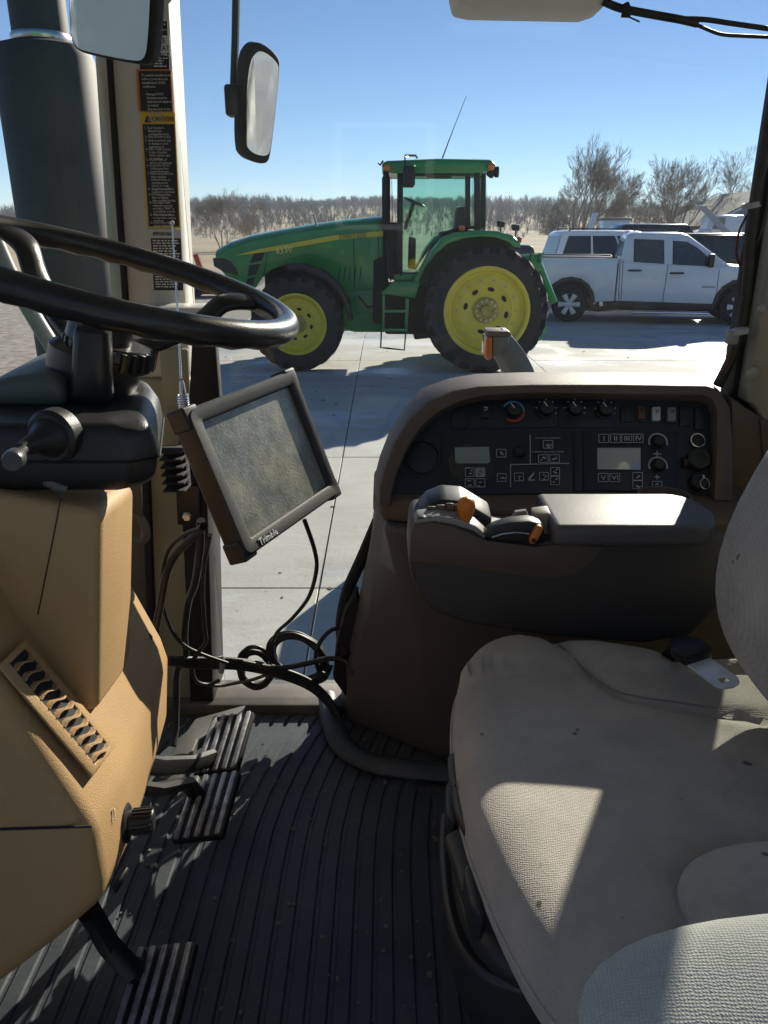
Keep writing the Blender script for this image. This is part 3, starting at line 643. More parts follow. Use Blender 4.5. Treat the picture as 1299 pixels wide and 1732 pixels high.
def car(name, label, loc, rot, L, W, H, paint, kind='suv', group='vehicles parked behind the white pickup', rack=False, pale_roof=None):
    t = thing(name, label, 'car' if kind == 'suv' else 'pickup truck', loc, rot, group, world=False)
    r = .38; xr, xf = -L*.29, L*.31; zb = .62*H if kind == 'suv' else .58*H; zs = .36
    body = [(-L/2, zs+.12), (-L/2-.02, zb-.2), (-L/2+.05, zb), (L*.18, zb), (L/2-.12, zb-.10), (L/2, zb-.32), (L/2-.03, zs)] + arch(xf, r+.1, zs+.06) + arch(xr, r+.1, zs+.06)
    if kind == 'suv':
        MB().prism([(l, -W/2, z) for l, z in body], (0, W, 0)).build('body', paint, t, bevel=.06, seg=2)
        cab0, cab1, top0, top1 = -L/2+.06, L*.21, -L/2+.28, L*.05
    else:
        MB().prism([(l, -W/2, z) for l, z in body], (0, .09, 0)).build('body_side', paint, t, bevel=.03); MB().prism([(l, W/2-.09, z) for l, z in body], (0, .09, 0)).build('body_side', paint, t, bevel=.03)
        MB().bb(-L/2, L/2-.1, -W/2+.09, W/2-.09, zs+.1, zs+.35).build('bed_floor', M_BLKM, t); MB().bb(-L/2, -L/2+.07, -W/2+.09, W/2-.09, zs+.35, zb-.01).build('tailgate', paint, t, bevel=.02)
        MB().bb(-L*.08, L/2-.06, -W/2+.092, W/2-.092, zs+.35, zb-.02).build('front_body', paint, t, bevel=.03)
        cab0, cab1, top0, top1 = -L*.10, L*.22, -L*.06, L*.10
    prof = [(cab0, zb-.02), (top0, H-.06), (top0+.15, H), (top1, H), (top1+.12, H-.04), (cab1, zb-.02)]
    def gh(s, k): return [(l, s*(W/2*k - (W*.10)*max(0, (z-zb)/(H-zb))), z) for l, z in prof]
    MB().loft([gh(-1, .98), [(l, 0, z+.03*(z > H-.1)) for l, z in prof], gh(1, .98)]).build('cab', paint, t, bevel=.04)
    for s in (-1, 1):
        n = 3 if kind == 'suv' else 2
        a0, a1, b0, b1 = cab0+.14, cab1-.22, top0+.16, top1+.02
        for k in range(n):
            f0, f1 = k/n+.012, (k+1)/n-.012
            pts = [(a0+(a1-a0)*f0, zb+.05), (a0+(a1-a0)*f1, zb+.05), (b0+(b1-b0)*f1, H-.14), (b0+(b1-b0)*f0, H-.14)]
            MB().prism([(l, s*(W/2*.98 - W*.10*(z-zb)/(H-zb) + .004), z) for l, z in pts], (0, -s*.012, 0)).build('side_window', M_DGLASS, t)
        MB().bb(-L/2-.02, -L/2+.10, s*(W/2-.14), s*(W/2+.004), zb-.42, zb-.05).build('tail_light', M_RED, t, bevel=.015)
        MB().bb(L/2-.22, L/2-.02, s*(W/2-.3), s*(W/2-.02), zb-.36, zb-.2).build('headlight', mat('headlight_lens', (.6, .62, .62), .1), t, bevel=.02)
        for l in (xr, xf): road_wheel(l, s*(W/2-.14), .24, r, t, out=s, spokes=5)
        if rack: MB().tube([(top0+.2, s*W*.36, H), (top0+.3, s*W*.36, H+.07), (top1-.2, s*W*.36, H+.07), (top1-.1, s*W*.36, H)], .018, 6).build('roof_rack', M_BLK, t)
    f = lambda e, y: (cab0+(top0-cab0)*e-.012, y, zb+(H-.06-zb)*e)
    MB().prism([f(.15, -W*.40), f(.15, W*.40), f(.9, W*.34), f(.9, -W*.34)], (-.006, 0, 0)).build('rear_window', M_DGLASS, t)
    f = lambda e, y: (cab1+(top1+.12-cab1)*e+.012, y, zb+(H-.04-zb)*e)
    MB().prism([f(.12, -W*.42), f(.12, W*.42), f(.92, W*.35), f(.92, -W*.35)], (.006, 0, 0)).build('windshield', M_DGLASS, t)
    if pale_roof: MB().bb(top0+.12, top1+.02, -W*.36, W*.36, H+.028, H+.05).build('roof_skin', pale_roof, t, bevel=.01)
    return t
M_BLKP = mat('black_paint', (.010, .011, .013), .22, coat=.7, var=.1, dust=.1)
M_DKBR = mat('dark_brown_paint', (.018, .014, .013), .22, coat=.7, var=.1, dust=.1)
M_SILV = mat('silver_paint', (.45, .46, .47), .3, .4, coat=.5)
def at_g(u, Y): p = aY(u, 400, Y); return (p.x, Y, 0)
car('parked_suv', 'white large parked car with roof rack and red tail lamps behind the white pickup bed', at_g(1052, 27), R(4), 5.0, 2.0, 2.24, M_WHITE, rack=True)
car('parked_suv', 'tall black parked car seen over the white pickup roof', at_g(1135, 32), R(2), 5.0, 1.95, 2.46, M_BLKP)
car('parked_suv', 'dark brown parked car in front of the grey house, right of the white pickup cab', at_g(1252, 27.5), R(2), 5.1, 2.0, 2.12, M_DKBR, pale_roof=M_SILV)
car('parked_pickup', 'black parked pickup with open bed, between green tractor fender and white parked car', at_g(880, 30), R(183), 5.4, 1.95, 1.75, M_BLKP, 'pickup')
car('parked_pickup', 'black parked pickup whose red tail lamp shows above the white pickup bed', at_g(1092, 24.6), R(0), 5.0, 1.9, 1.90, M_BLKP, 'pickup')

def semi():
    p = aY(1216, 385, 54); t = thing('semi_truck', 'white and blue semi truck in front of the grey house', 'truck', (p.x, 54, 0), R(180), world=False)
    blue = mat('truck_blue', (.05, .12, .28), .3, coat=.5)
    MB().prism([(-1.1, -1.1, 1.0), (.9, -1.1, 1.0), (.9, -1.1, 2.2), (.7, -1.1, 3.1), (-1.1, -1.1, 3.1)], (0, 2.2, 0)).build('cab', M_WHITE, t, bevel=.08)
    MB().prism([(.9, -1.0, 1.0), (2.6, -1.0, 1.0), (2.6, -1.0, 1.9), (.9, -1.0, 2.25)], (0, 2.0, 0)).build('hood', M_WHITE, t, bevel=.08)
    MB().prism([(.72, -1.107, 2.25), (.87, -1.107, 2.25), (.68, -1.107, 2.95), (.1, -1.107, 2.95), (.1, -1.107, 2.25)], (0, 2.214, 0)).build('cab_window', M_DGLASS, t)
    MB().bb(-1.0, 2.5, -1.112, 1.112, 1.3, 1.5).build('blue_band', blue, t)
    MB().bb(-3.6, -1.1, -.5, .5, .8, 1.1).build('frame', M_BLKM, t)
    for l in (1.9, -2.2, -3.2):
        for s in (-1, 1): road_wheel(l, s*.95, .3, .5, t, out=s)
semi()
def plank(name, label, u, v0, u2, v1, Y, wd, m, cat):
    a, b = aY(u, v0, Y), aY(u2, v1, Y); d = (b-a)
    b = b + d*(max(0, b.z)/max(.001, -d.z)) if d.z < 0 else b
    x = Vector((1, 0, 0)); tag(MB().prism([a - x*wd/2, a + x*wd/2, b + x*wd/2, b - x*wd/2], (0, .12, 0)).build(name, m, bevel=.01), label, cat)
plank('loading_ramp', 'white ramp standing on end behind the white parked car', 1008, 360, 999, 386, 36, .22, M_WHITE, 'ramp')
plank('loading_ramp', 'pale grey ramp tilted left in front of the grey house', 1186, 347, 1204, 366, 50, .5, mat('ramp_grey', (.45, .45, .44), .5), 'ramp')
def cabinet():
    p = aY(1043, 385, 48); t = thing('cabin', 'small white cabin with a dark door beneath the leaning bare tree', 'cabin', (p.x, 48, 0), world=False)
    MB().bb(-.75, .75, 0, 1.2, 0, 2.75).build('wall', M_WHITE, t, bevel=.02); MB().bb(-.32, .32, -.03, .0, .1, 2.35).build('door', mat('cabin_door', (.14, .16, .2), .5), t)
    MB().bb(-.82, .82, -.08, 1.28, 2.74, 2.88).build('roof', mat('cabin_roof', (.2, .22, .25), .6), t, bevel=.02)
cabinet()
# low machinery and sheds far out on the field
M_REDM = mat('implement_red', (.50, .045, .02), .45, dust=.1)
def auger(u, Y, label, k):
    p = aY(u, 425, Y); t = thing('grain_auger', label, 'machine', (p.x, Y, -0.07), group='red machines at the edge of the field', world=False)
    MB().tube([(0, 0, .1), (-.4*k, 0, 1.5*k)], .12*k, 8).build('tube', M_REDM, t); MB().bb(-.1, .8*k, -.2, .2, .3, .6).build('hopper', M_REDM, t, bevel=.03)
    MB().bb(-.6*k, 1.2*k, -.4, .4, .1, .22).build('frame', M_REDM, t)
    for x in (-.4*k, 1.0*k): MB().lathe((x, -.45, .25), (0, 1, 0), [(.25, 0), (.25, .15)], 12).build('wheel', M_TYRE, t)
auger(349, 30, 'red machine on the gravel just right of the warning decals', 1.0); auger(404, 36, 'small red machine just behind the green tractor nose', .8)
# added unseen block stack, invented to cast the shade on the near slabs
def blocks():
    t = thing('shadow_caster_stack', 'added stack of grey concrete blocks, hidden behind the side console to shade the yard', 'block', (0.5, 5.9, 0), world=True)
    m = mat('block_concrete', (.33, .32, .30), .9, var=.2, scale=3, bump=.4, bscale=30)
    for k in range(4):
        for z in (0, .465): MB().bb(.35+.9*k + .01, 1.23+.9*k, 5.6, 6.25, z+.003, z+.46).build('block', m, t, bevel=.02)
blocks()
# ================================================================ TRACTOR CAB
def rel(x, y, z): return Vector((x, y, z + CAM_H))
FZ = -1.10                                     # cab floor, relative to the camera
def weave_mat(name, col, period=0.0042, strength=0.8, fuzz=0.5):
    m = bpy.data.materials.new(name); m.use_nodes = True; nt = m.node_tree; N = nt.nodes; L = nt.links
    b = N['Principled BSDF']; b.inputs['Roughness'].default_value = 0.95; b.inputs['Specular IOR Level'].default_value = 0.15; b.inputs['Sheen Weight'].default_value = 0.25; b.inputs['Sheen Roughness'].default_value = .6
    co = N.new('ShaderNodeTexCoord').outputs['Object']
    def wave(rot):
        mp = N.new('ShaderNodeMapping'); mp.inputs['Rotation'].default_value = rot; L.new(co, mp.inputs[0])
        w = N.new('ShaderNodeTexWave'); w.inputs['Scale'].default_value = 0.314/period; w.inputs['Distortion'].default_value = 4.5; w.inputs['Detail'].default_value = 2; w.inputs['Detail Scale'].default_value = 1.2
        L.new(mp.outputs[0], w.inputs['Vector']); return w.outputs['Fac']
    a, c = wave((0, 0, R(8))), wave((0, 0, R(98)))
    mu = N.new('ShaderNodeMath'); mu.operation = 'MULTIPLY'; L.new(a, mu.inputs[0]); L.new(c, mu.inputs[1])
    n1 = N.new('ShaderNodeTexNoise'); n1.inputs['Scale'].default_value = 9; n1.inputs['Detail'].default_value = 8; n1.inputs['Roughness'].default_value = .65; L.new(co, n1.inputs['Vector'])
    n2 = N.new('ShaderNodeTexNoise'); n2.inputs['Scale'].default_value = 350; n2.inputs['Detail'].default_value = 4; L.new(co, n2.inputs['Vector'])
    rp = N.new('ShaderNodeValToRGB'); e = rp.color_ramp.elements; e[0].position = .3; e[1].position = .72
    e[0].color = [q*.72 for q in col]+[1]; e[1].color = [q*1.16 for q in col]+[1]; L.new(n1.outputs['Fac'], rp.inputs[0])
    mx = N.new('ShaderNodeMix'); mx.data_type = 'RGBA'; mx.blend_type = 'MULTIPLY'; mx.inputs[0].default_value = .32
    r2 = N.new('ShaderNodeMapRange'); r2.inputs[1].default_value = 0; r2.inputs[2].default_value = .6; r2.inputs[3].default_value = .45; r2.inputs[4].default_value = 1.0; L.new(mu.outputs[0], r2.inputs[0])
    L.new(rp.outputs[0], mx.inputs[6]); L.new(r2.outputs[0], mx.inputs[7])
    n4 = N.new('ShaderNodeTexNoise'); n4.inputs['Scale'].default_value = 26; n4.inputs['Detail'].default_value = 2; L.new(co, n4.inputs['Vector'])
    r4 = N.new('ShaderNodeMapRange'); r4.inputs[1].default_value = .735; r4.inputs[2].default_value = .76; r4.inputs[4].default_value = .8; L.new(n4.outputs['Fac'], r4.inputs[0])
    m2 = N.new('ShaderNodeMix'); m2.data_type = 'RGBA'; L.new(r4.outputs[0], m2.inputs[0]); L.new(mx.outputs[2], m2.inputs[6]); m2.inputs[7].default_value = (.03, .028, .025, 1)
    L.new(m2.outputs[2], b.inputs['Base Color'])
    ad = N.new('ShaderNodeMath'); ad.operation = 'MULTIPLY_ADD'; L.new(n2.outputs['Fac'], ad.inputs[0]); ad.inputs[1].default_value = fuzz; L.new(mu.outputs[0], ad.inputs[2])
    bp = N.new('ShaderNodeBump'); bp.inputs['Strength'].default_value = strength; bp.inputs['Distance'].default_value = .0012
    L.new(ad.outputs[0], bp.inputs['Height']); L.new(bp.outputs[0], b.inputs['Normal'])
    MATS[name] = m; return m
M_TAN = mat('tan_dash_plastic', (0.44, 0.272, 0.122), 0.5, var=0.06, scale=6, bump=0.5, bscale=700, spec=.4, dust=.14, dustcol=(.52, .42, .29))
M_ARM = mat('armrest_plastic', (0.050, 0.047, 0.045), 0.5, var=0.07, scale=6, bump=0.35, bscale=800, spec=.4)
M_BRN = mat('dark_brown_plastic', (0.098, 0.090, 0.084), 0.55, var=0.07, scale=6, bump=0.35, bscale=800, spec=.4)
M_BRN2 = mat('brown_bezel_plastic', (0.105, 0.080, 0.064), 0.5, var=0.07, scale=6, bump=0.3, bscale=800, spec=.4)
M_BEIGE = mat('beige_post_paint', (0.52, 0.51, 0.475), 0.45, var=0.05, scale=8, bump=0.06, bscale=300, dust=.15)
M_OLIVE = mat('olive_trim_post_shade', (0.28, 0.29, 0.215), 0.5, var=0.07, scale=8, bump=0.06, bscale=300, dust=.15)
M_GREY = mat('grey_trim', (0.10, 0.10, 0.095), 0.55, var=0.08, scale=10, bump=.1, bscale=400)
M_RUB = mat('floor_rubber', (0.045, 0.056, 0.068), 0.5, var=0.3, scale=9, bump=0.25, bscale=120, dust=0.40, dustcol=(.14, .14, .135))
M_PANEL = mat('instrument_panel', (0.008, 0.016, 0.026), 0.5, var=0.1, scale=10, bump=0.2, bscale=900)
M_PANEL2 = mat('instrument_module', (0.006, 0.012, 0.021), 0.42, var=0.1, scale=10, bump=0.1, bscale=900)
M_PRINT = mat('white_print', (0.45, 0.47, 0.50), 0.6, var=0.05)
M_FAB = weave_mat('seat_cloth', (0.53, 0.485, 0.425), .0023, .45, 1.0)
M_CABGLASS = glass_mat('cab_glass_pane', (0.875, 0.895, 0.895), 0.003, 0.02, 3.0)
M_QGLASS = glass_mat('tinted_quarter_pane', (0.66, 0.70, 0.69), 0.0, 0.04, 3.0)
M_ORANGE = mat('orange_plastic', (0.62, 0.20, 0.025), 0.4, var=.08)
M_CABLE = mat('cable_rubber', (0.013, 0.013, 0.014), 0.5, var=.25, scale=40, dust=.12)
M_MIRROR = mat('mirror_glass', (0.80, 0.84, 0.86), 0.03, 1.0, var=0.02, dust=0.10, scale=60)
M_LCD = mat('lcd_grey', (0.22, 0.27, 0.28), 0.15, var=.05, spec=.8)
M_LCD2 = mat('lcd_silver', (0.42, 0.44, 0.44), 0.12, .3, var=.05, spec=.8)

cab = thing('tractor_cab', 'tan and beige tractor cab interior with glass sides, seen from its open left door', 'tractor cab', rel(0, .87, FZ))
# floor plate, posts, roof, walls
MB().bb(-.80, 1.0, .05, 1.62, CAM_H+FZ-.05, CAM_H+FZ-.012).build('floor_plate', M_BLKM, cab)
PY = 1.62
post = [aY(u, v, PY) for u, v in ((168, -90), (279, -90), (312, 505), (320, 640), (352, 1186), (268, 1186), (218, 640), (212, 505))]
MB().prism(post[:4] + post[6:], (0, .10, 0)).build('front_post', M_BEIGE, cab, bevel=.012, seg=3)
MB().prism([post[6], post[3], aY(340, 1000, PY), post[4], post[5], aY(252, 1000, PY)], (0, .09, 0)).build('front_post_foot', M_OLIVE, cab, bevel=.012, seg=3)  # lower part of the beige post, its shade put into the olive colour
def strip(pts, dy, name, m, Y=PY, bevel=.003, par=cab): return MB().prism([aY(u, v, Y) for u, v in pts], (0, dy, 0)).build(name, m, par, bevel=bevel)
strip([(166, -90), (174, -90), (215, 512), (206, 512)], .07, 'windshield_seal', M_BLKM, PY-.012)
strip([(148, -90), (169, -90), (207, 512), (188, 512)], .04, 'windshield_frame', M_BEIGE, PY+.05)
strip([(238, 780), (250, 780), (262, 1110), (250, 1110)], .05, 'lower_seal', M_BLKM, PY-.02)
strip([(205, 560), (240, 575), (250, 780), (262, 1120), (190, 1120)], .05, 'lower_front_panel', M_GREY, PY+.02, .01)
# ledge on the post and dark speaker box on the door frame
ld = [aY(u, v, 1.60) for u, v in ((252, 512), (356, 512), (358, 530), (253, 528))]
MB().prism(ld, (0, -.06, -.004)).build('post_ledge', M_BEIGE, cab, bevel=.006)
strip([(326, 540), (362, 545), (373, 690), (372, 700), (318, 700)], .03, 'speaker_box', M_BLKM, 1.585, .004)
strip([(268, 590), (318, 590), (322, 690), (275, 690)], .012, 'post_cover', M_OLIVE, 1.606, .006)
strip([(300, 705), (347, 705), (361, 1190), (322, 1190)], .13, 'door_frame_edge', M_BLKM, 1.60, .004)
br = strip([(297, 822), (336, 822), (337, 888), (300, 888)], .006, 'mount_plate', M_BLK, 1.585, .002)
MB().lathe(aY(317, 873, 1.585), (0, -1, 0), [(.011, 0), (.011, .004), (.008, .006), (.008, .010), (0, .010)], 6).build('bolt', M_STEEL, br)
hs = thing('heat_sink_block', 'black finned block on the post behind the monitor', 'electronics', aY(292, 830, 1.5))
for k in range(6): MB().box(aY(292 + k*1.5, 760 + k*13, 1.5), (.045, .05, .004)).build('fin', M_BLKM, hs, bevel=.001)
MB().box(aY(300, 792, 1.52), (.045, .03, .085)).build('block', M_BLKM, hs, bevel=.004)
# rear right post, trim panel and panes
rp_ = [aY(u, v, 1.60) for u, v in ((1318, -60), (1236, 672))]
xr = .738
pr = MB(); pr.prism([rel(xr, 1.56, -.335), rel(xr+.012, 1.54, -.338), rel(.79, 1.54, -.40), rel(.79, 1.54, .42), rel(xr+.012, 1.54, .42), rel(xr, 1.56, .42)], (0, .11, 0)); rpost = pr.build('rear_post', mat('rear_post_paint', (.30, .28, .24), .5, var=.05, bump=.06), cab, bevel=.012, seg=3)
MB().bb(xr-.012, xr+.004, 1.60, 1.66, CAM_H-.36, CAM_H+.42).build('window_seal', M_BLKM, cab, bevel=.003)
for u, v, r in ((1272, 632, .0135), (1287, 523, .009)):
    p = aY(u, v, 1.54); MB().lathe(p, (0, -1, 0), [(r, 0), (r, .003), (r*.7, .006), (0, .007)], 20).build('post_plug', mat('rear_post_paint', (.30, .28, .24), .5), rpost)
tp = [(1238, 672), (1262, 690), (1299, 712), (1420, 760), (1420, 960), (1238, 850)]
MB().prism([aY(u, v, 1.53) for u, v in tp], (0, .10, 0)).build('side_trim_panel', M_BRN2, cab, bevel=.006)
MB().prism([aY(u, v, 1.522) for u, v in ((1286, 708), (1310, 718), (1316, 900), (1299, 870))], (0, .02, 0)).build('side_trim_inset', M_BRN2, cab, bevel=.004)
# roof and hanging headliner piece
hl = mat('headliner', (.72, .71, .68), .8, var=.04, bump=.2, bscale=500)
MB().bb(-.85, 1.25, -.15, 1.68, CAM_H+.415, CAM_H+.47).build('roof', hl, cab, bevel=.01)
MB().bb(-1.0, 1.4, -.2, 1.85, CAM_H+.475, CAM_H+.62).build('roof_cap', M_GREEN, cab, bevel=.05)
hp = [aY(u, v, 1.5) for u, v in ((773, 4), (800, 10), (1000, 14), (1030, 4), (1040, -30), (765, -30))]
MB().prism(hp, (0, .10, 0)).build('headliner_panel', hl, cab, bevel=.006)
MB().bb(-.40, .75, 1.60, 1.68, CAM_H+.402, CAM_H+.414).build('window_header', M_GREY, cab, bevel=.004)
# rear wall of the cab (behind the seat) and back posts
MB().bb(1.12, 1.18, .0, 1.64, CAM_H-1.1, CAM_H-.30).build('rear_wall', M_BRN, cab, bevel=.01)
MB().bb(1.10, 1.20, -.05, .08, CAM_H-.3, CAM_H+.415).build('back_post', M_BEIGE, cab, bevel=.01)
MB().bb(1.10, 1.20, 1.54, 1.68, CAM_H-.3, CAM_H+.415).build('back_post', M_BEIGE, cab, bevel=.01)
MB().bb(.745, 1.12, 1.62, 1.66, CAM_H-1.1, CAM_H-.30).build('side_lower_wall', M_BRN, cab, bevel=.004)
MB().bb(-.84, -.80, .05, 1.62, CAM_H-1.1, CAM_H-.42).build('firewall', M_GREY, cab, bevel=.01)
# the rest of the machine the cab stands on
fw_ = Frame((0, 0, 0), (1, 0))
MB().bb(-3.0, 1.7, .50, 1.24, .62, 1.18).build('chassis', M_GREEN, cab, bevel=.05)
MB().loft([[Vector((x, y0, .95)), Vector((x, y0, h-.12)), Vector((x, y0+.1, h)), Vector((x, y1-.1, h)), Vector((x, y1, h-.12)), Vector((x, y1, .95))] for x, y0, y1, h in ((-.95, .42, 1.32, 1.92), (-2.0, .44, 1.30, 1.88), (-3.1, .48, 1.26, 1.66), (-3.4, .55, 1.19, 1.45))]).build('engine_hood', M_GREEN, cab, bevel=.02)
ag_wheel('rear_wheel', fw_, 1.30, .62, .5, .97, .68, 20, cab, near=False); ag_wheel('rear_wheel', fw_, 1.30, -1.78, .5, .97, .68, 20, cab, near=False)
ag_wheel('front_wheel', fw_, -2.35, .20, .42, .75, .48, 18, cab, near=False); ag_wheel('front_wheel', fw_, -2.35, -1.55, .42, .75, .48, 18, cab, near=False)
MB().bb(-.80, 1.0, -.05, .045, CAM_H+FZ-.10, CAM_H+FZ-.004).build('left_door_sill', M_GREY, cab, bevel=.01)
# panes
MB().bb(-.395, .735, 1.652, 1.656, CAM_H-1.06, CAM_H+.40).build('right_window_pane', M_CABGLASS, cab, angle=None)
MB().bb(.79, 1.10, 1.652, 1.656, CAM_H-.30, CAM_H+.41).build('quarter_window_pane', M_QGLASS, cab, angle=None)
MB().bb(1.148, 1.152, .08, 1.54, CAM_H-.30, CAM_H+.41).build('rear_window_pane', M_CABGLASS, cab, angle=None)
wsp = [rel(-.47, 1.68, -1.0), rel(-.47, 1.68, .41), rel(-.62, 1.6, .41), rel(-.62, 1.6, -1.0)]
sc_ = []
for k in range(13):
    f = k/12; y = 1.665 - 1.6*f; x = -.545 - .27*math.sin(math.pi*f)
    sc_.append((x, y))
v_, f_ = [], []
for k, (x, y) in enumerate(sc_): v_ += [rel(x, y, -.42), rel(x, y, .41)]
for k in range(12): f_.append((2*k, 2*k+1, 2*k+3, 2*k+2))
MB().add(v_, f_).build('windshield_pane', M_CABGLASS, cab, angle=60)

# decals on the post
def decal(u0, v0, u1, v1, name, m, Y=1.6165, th=.0012, par=cab, skew=True):
    a, b = aY(u0, v0, Y), aY(u1, v1, Y); sk = (aY(u0+ (v1-v0)*.062, v1, Y).x - a.x) if skew else 0
    return MB().prism([Vector((a.x, Y, a.z)), Vector((b.x - sk, Y, a.z)), Vector((b.x, Y, b.z)), Vector((a.x + sk, Y, b.z))], (0, th, 0)).build(name, m, par), a, b
D_BLK = mat('decal_black', (.014, .015, .018), .5, var=.1); D_YEL = mat('decal_yellow', (.62, .42, .03), .5, var=.05)
D_ORG = mat('decal_orange', (.50, .16, .05), .5); D_WHT = mat('decal_white', (.55, .55, .53), .5); D_TXT = mat('decal_text', (.62, .62, .60), .6)
XD, ZD = (1, 0, 0), (0, 0, 1)
def greek(u0, v0, u1, rows, par):      # rows of print too small and blurred to read: broken strokes
    rg = random.Random(int(v0)); mb = MB(); v = v0
    for st in rows:
        u = u0 + (v-v0)*.062; e = u1 + (v-v0)*.062 - rg.uniform(0, 12)
        while u < e:
            w = min(rg.uniform(3, 9), e-u); a_, b_ = aY(u, v, 1.6150), aY(u+w, v+st*.48, 1.6150)
            mb.prism([a_, Vector((b_.x, a_.y, a_.z)), Vector((b_.x, a_.y, b_.z)), Vector((a_.x, a_.y, b_.z))], (0, .0004, 0)); u += w + 1.6
        v += st
    mb.build('fine_print', D_TXT, par, angle=None)
d, a, b = decal(232, 36, 287, 117, 'belt_decal', D_BLK)
decal(230, 117.5, 293, 190, 'decal_border', D_ORG, 1.6168)
dd, _, _ = decal(231, 60, 288, 94, 'belt_decal_band', D_WHT, 1.6156, par=d)
text('USE\nSEAT\nBELT', 'belt_text', D_BLK, aY(262, 63, 1.6150), XD, ZD, .0118, d, sx=.95)
greek(262, 40, 285, [4.6]*3, d); greek(259, 97, 286, [4.6]*4, d)
d, a, b = decal(234, 120, 291, 188, 'rollover_decal', D_BLK)
text("To maintain manufacturer's\nrollover protection and\nmanufacturer's ROPS\ncertification:\n\n -  Damaged ROPS\n    structures must be\n    replaced, not repaired\n    or revised.\n -  Any alteration to the\n    ROPS must be\n    approved by the\n    manufacturer.", 'rollover_text', D_TXT, aY(239, 124, 1.6150), XD, ZD, .0062, d, sx=.80)
d, a, b = decal(237, 190, 305, 386, 'caution_decal', D_YEL)
text('CAUTION', 'caution_text', D_BLK, aY(256, 195, 1.6150), XD, ZD, .0128, d, sx=.70)
tri = MB(); p = aY(244, 207, 1.6150); tri.prism([p, p + V(.0135, 0, 0), p + V(.0068, 0, .0125)], (0, .0006, 0)); tri.build('caution_triangle', D_BLK, d)
text('!', 'caution_mark', D_YEL, aY(248.2, 198.5, 1.6142), XD, ZD, .0098, d)
k, _, _ = decal(241, 210, 303, 383, 'caution_list', D_BLK, 1.6156, par=d)
lines = ["1.  Read Operator's\n     Manual before\n     operating this tractor.", "2.  Keep all shields in place.", "3.  Hitch towed loads only\n     to drawbar to avoid\n     rearward upset.", "4.  Make certain everyone\n     is clear of machine\n     before starting engine\n     or operation.", "5.  Keep all riders off\n     tractor and equipment.", "6.  Keep hands, feet and\n     clothing away from\n     power-driven parts.", "7.  Reduce speed when tur-\n     ning or applying\n     individual brakes, or\n     operating around\n     hazards, on rough\n     ground or steep slopes.", "8.  Couple brake pedals\n     together for road travel.", "9.  Use flashing warning\n     lights on highway\n     unless prohibited by law.", "10. Stop engine, lower\n     implement to ground\n     and shift to \"PARK\" or\n     set handbrake securely\n     before dismounting.", "11. Wait for all movement\n     to stop before servicing\n     machinery.", "12. Remove key if leaving\n     tractor unattended."]
tops = [213.5, 228.5, 235, 249.5, 267.5, 277, 291, 317, 326.5, 340, 361, 374]
for s_, v0 in zip(lines, tops): text(s_, 'caution_line', D_TXT, aY(244 + (v0-213)*.062, v0, 1.6150), XD, ZD, .0058, d, ls=.92, sx=.78)
d, a, b = decal(252, 388, 311, 494, 'important_decal', D_WHT)
k, _, _ = decal(255, 403, 308.5, 457, 'important_list', D_BLK, 1.6156, par=d); decal(258.5, 460, 310, 491, 'important_list', D_BLK, 1.6156, par=d)
text('IMPORTANT', 'important_text', D_BLK, aY(258, 391, 1.6150), XD, ZD, .0108, d, sx=.68)
greek(258, 406, 306, [4.4]*11, d); greek(262, 463, 308, [4.2]*6, d)

# floor mat with separate raised ribs
matt = thing('floor_mat', 'black ribbed rubber mat covering the cab floor', 'floor mat', rel(-.1, 1.1, FZ))
MB().bb(-.66, .62, .12, 1.60, CAM_H+FZ-.011, CAM_H+FZ-.004).build('mat_base', M_RUB, matt)
def rib_x(x0, y): return x0 + .42*max(0, y-1.1)**2
for k in range(26):
    x0 = -.634 + .0335*k; hw = .0138
    ys_ = [.13 + i*(1.45/15) for i in range(16)]
    if x0 > .02: ys_ = [y for y in ys_ if y < 1.42 - (x0)*.5]
    vv = []; n = len(ys_)
    for y in ys_:
        x = rib_x(x0, y)
        vv += [rel(x-hw, y, FZ-.0038), rel(x-hw+.003, y, FZ), rel(x+hw-.003, y, FZ), rel(x+hw, y, FZ-.0038)]
    MB().add(vv, [(4*i+j, 4*i+j+1, 4*i+j+5, 4*i+j+4) for i in range(n-1) for j in range(3)]).build('rib', M_RUB, matt, angle=30)
MB().tube(spline([aZ(u, v, FZ+.012) for u, v in ((552, 1178), (560, 1215), (580, 1262), (625, 1290), (690, 1302), (790, 1310))], 6), .026, 10, flat=.7).build('raised_edge', M_RUB, matt)
MB().prism([aZ(u, v, FZ-.001) for u, v in ((330, 1168), (560, 1158), (560, 1176), (352, 1190))], (0, 0, .012)).build('door_sill', mat('sill_plate', (.07, .065, .055), .6, dust=.4), cab, bevel=.003)
MB().bb(-.80, .0, 1.585, 1.70, CAM_H+FZ-.06, CAM_H+FZ+.022).build('window_sill', mat('sill_plate', (.07, .065, .055), .6), cab, bevel=.006)
for u, v, x in ((290, 1310, 0),): 
    MB().prism([aZ(a_, b_, FZ+.02) for a_, b_ in ((262, 1310), (330, 1215), (420, 1190), (395, 1215), (335, 1250), (300, 1330))], (0, 0, -.03)).build('kick_plate', M_GREY, cab, bevel=.004)

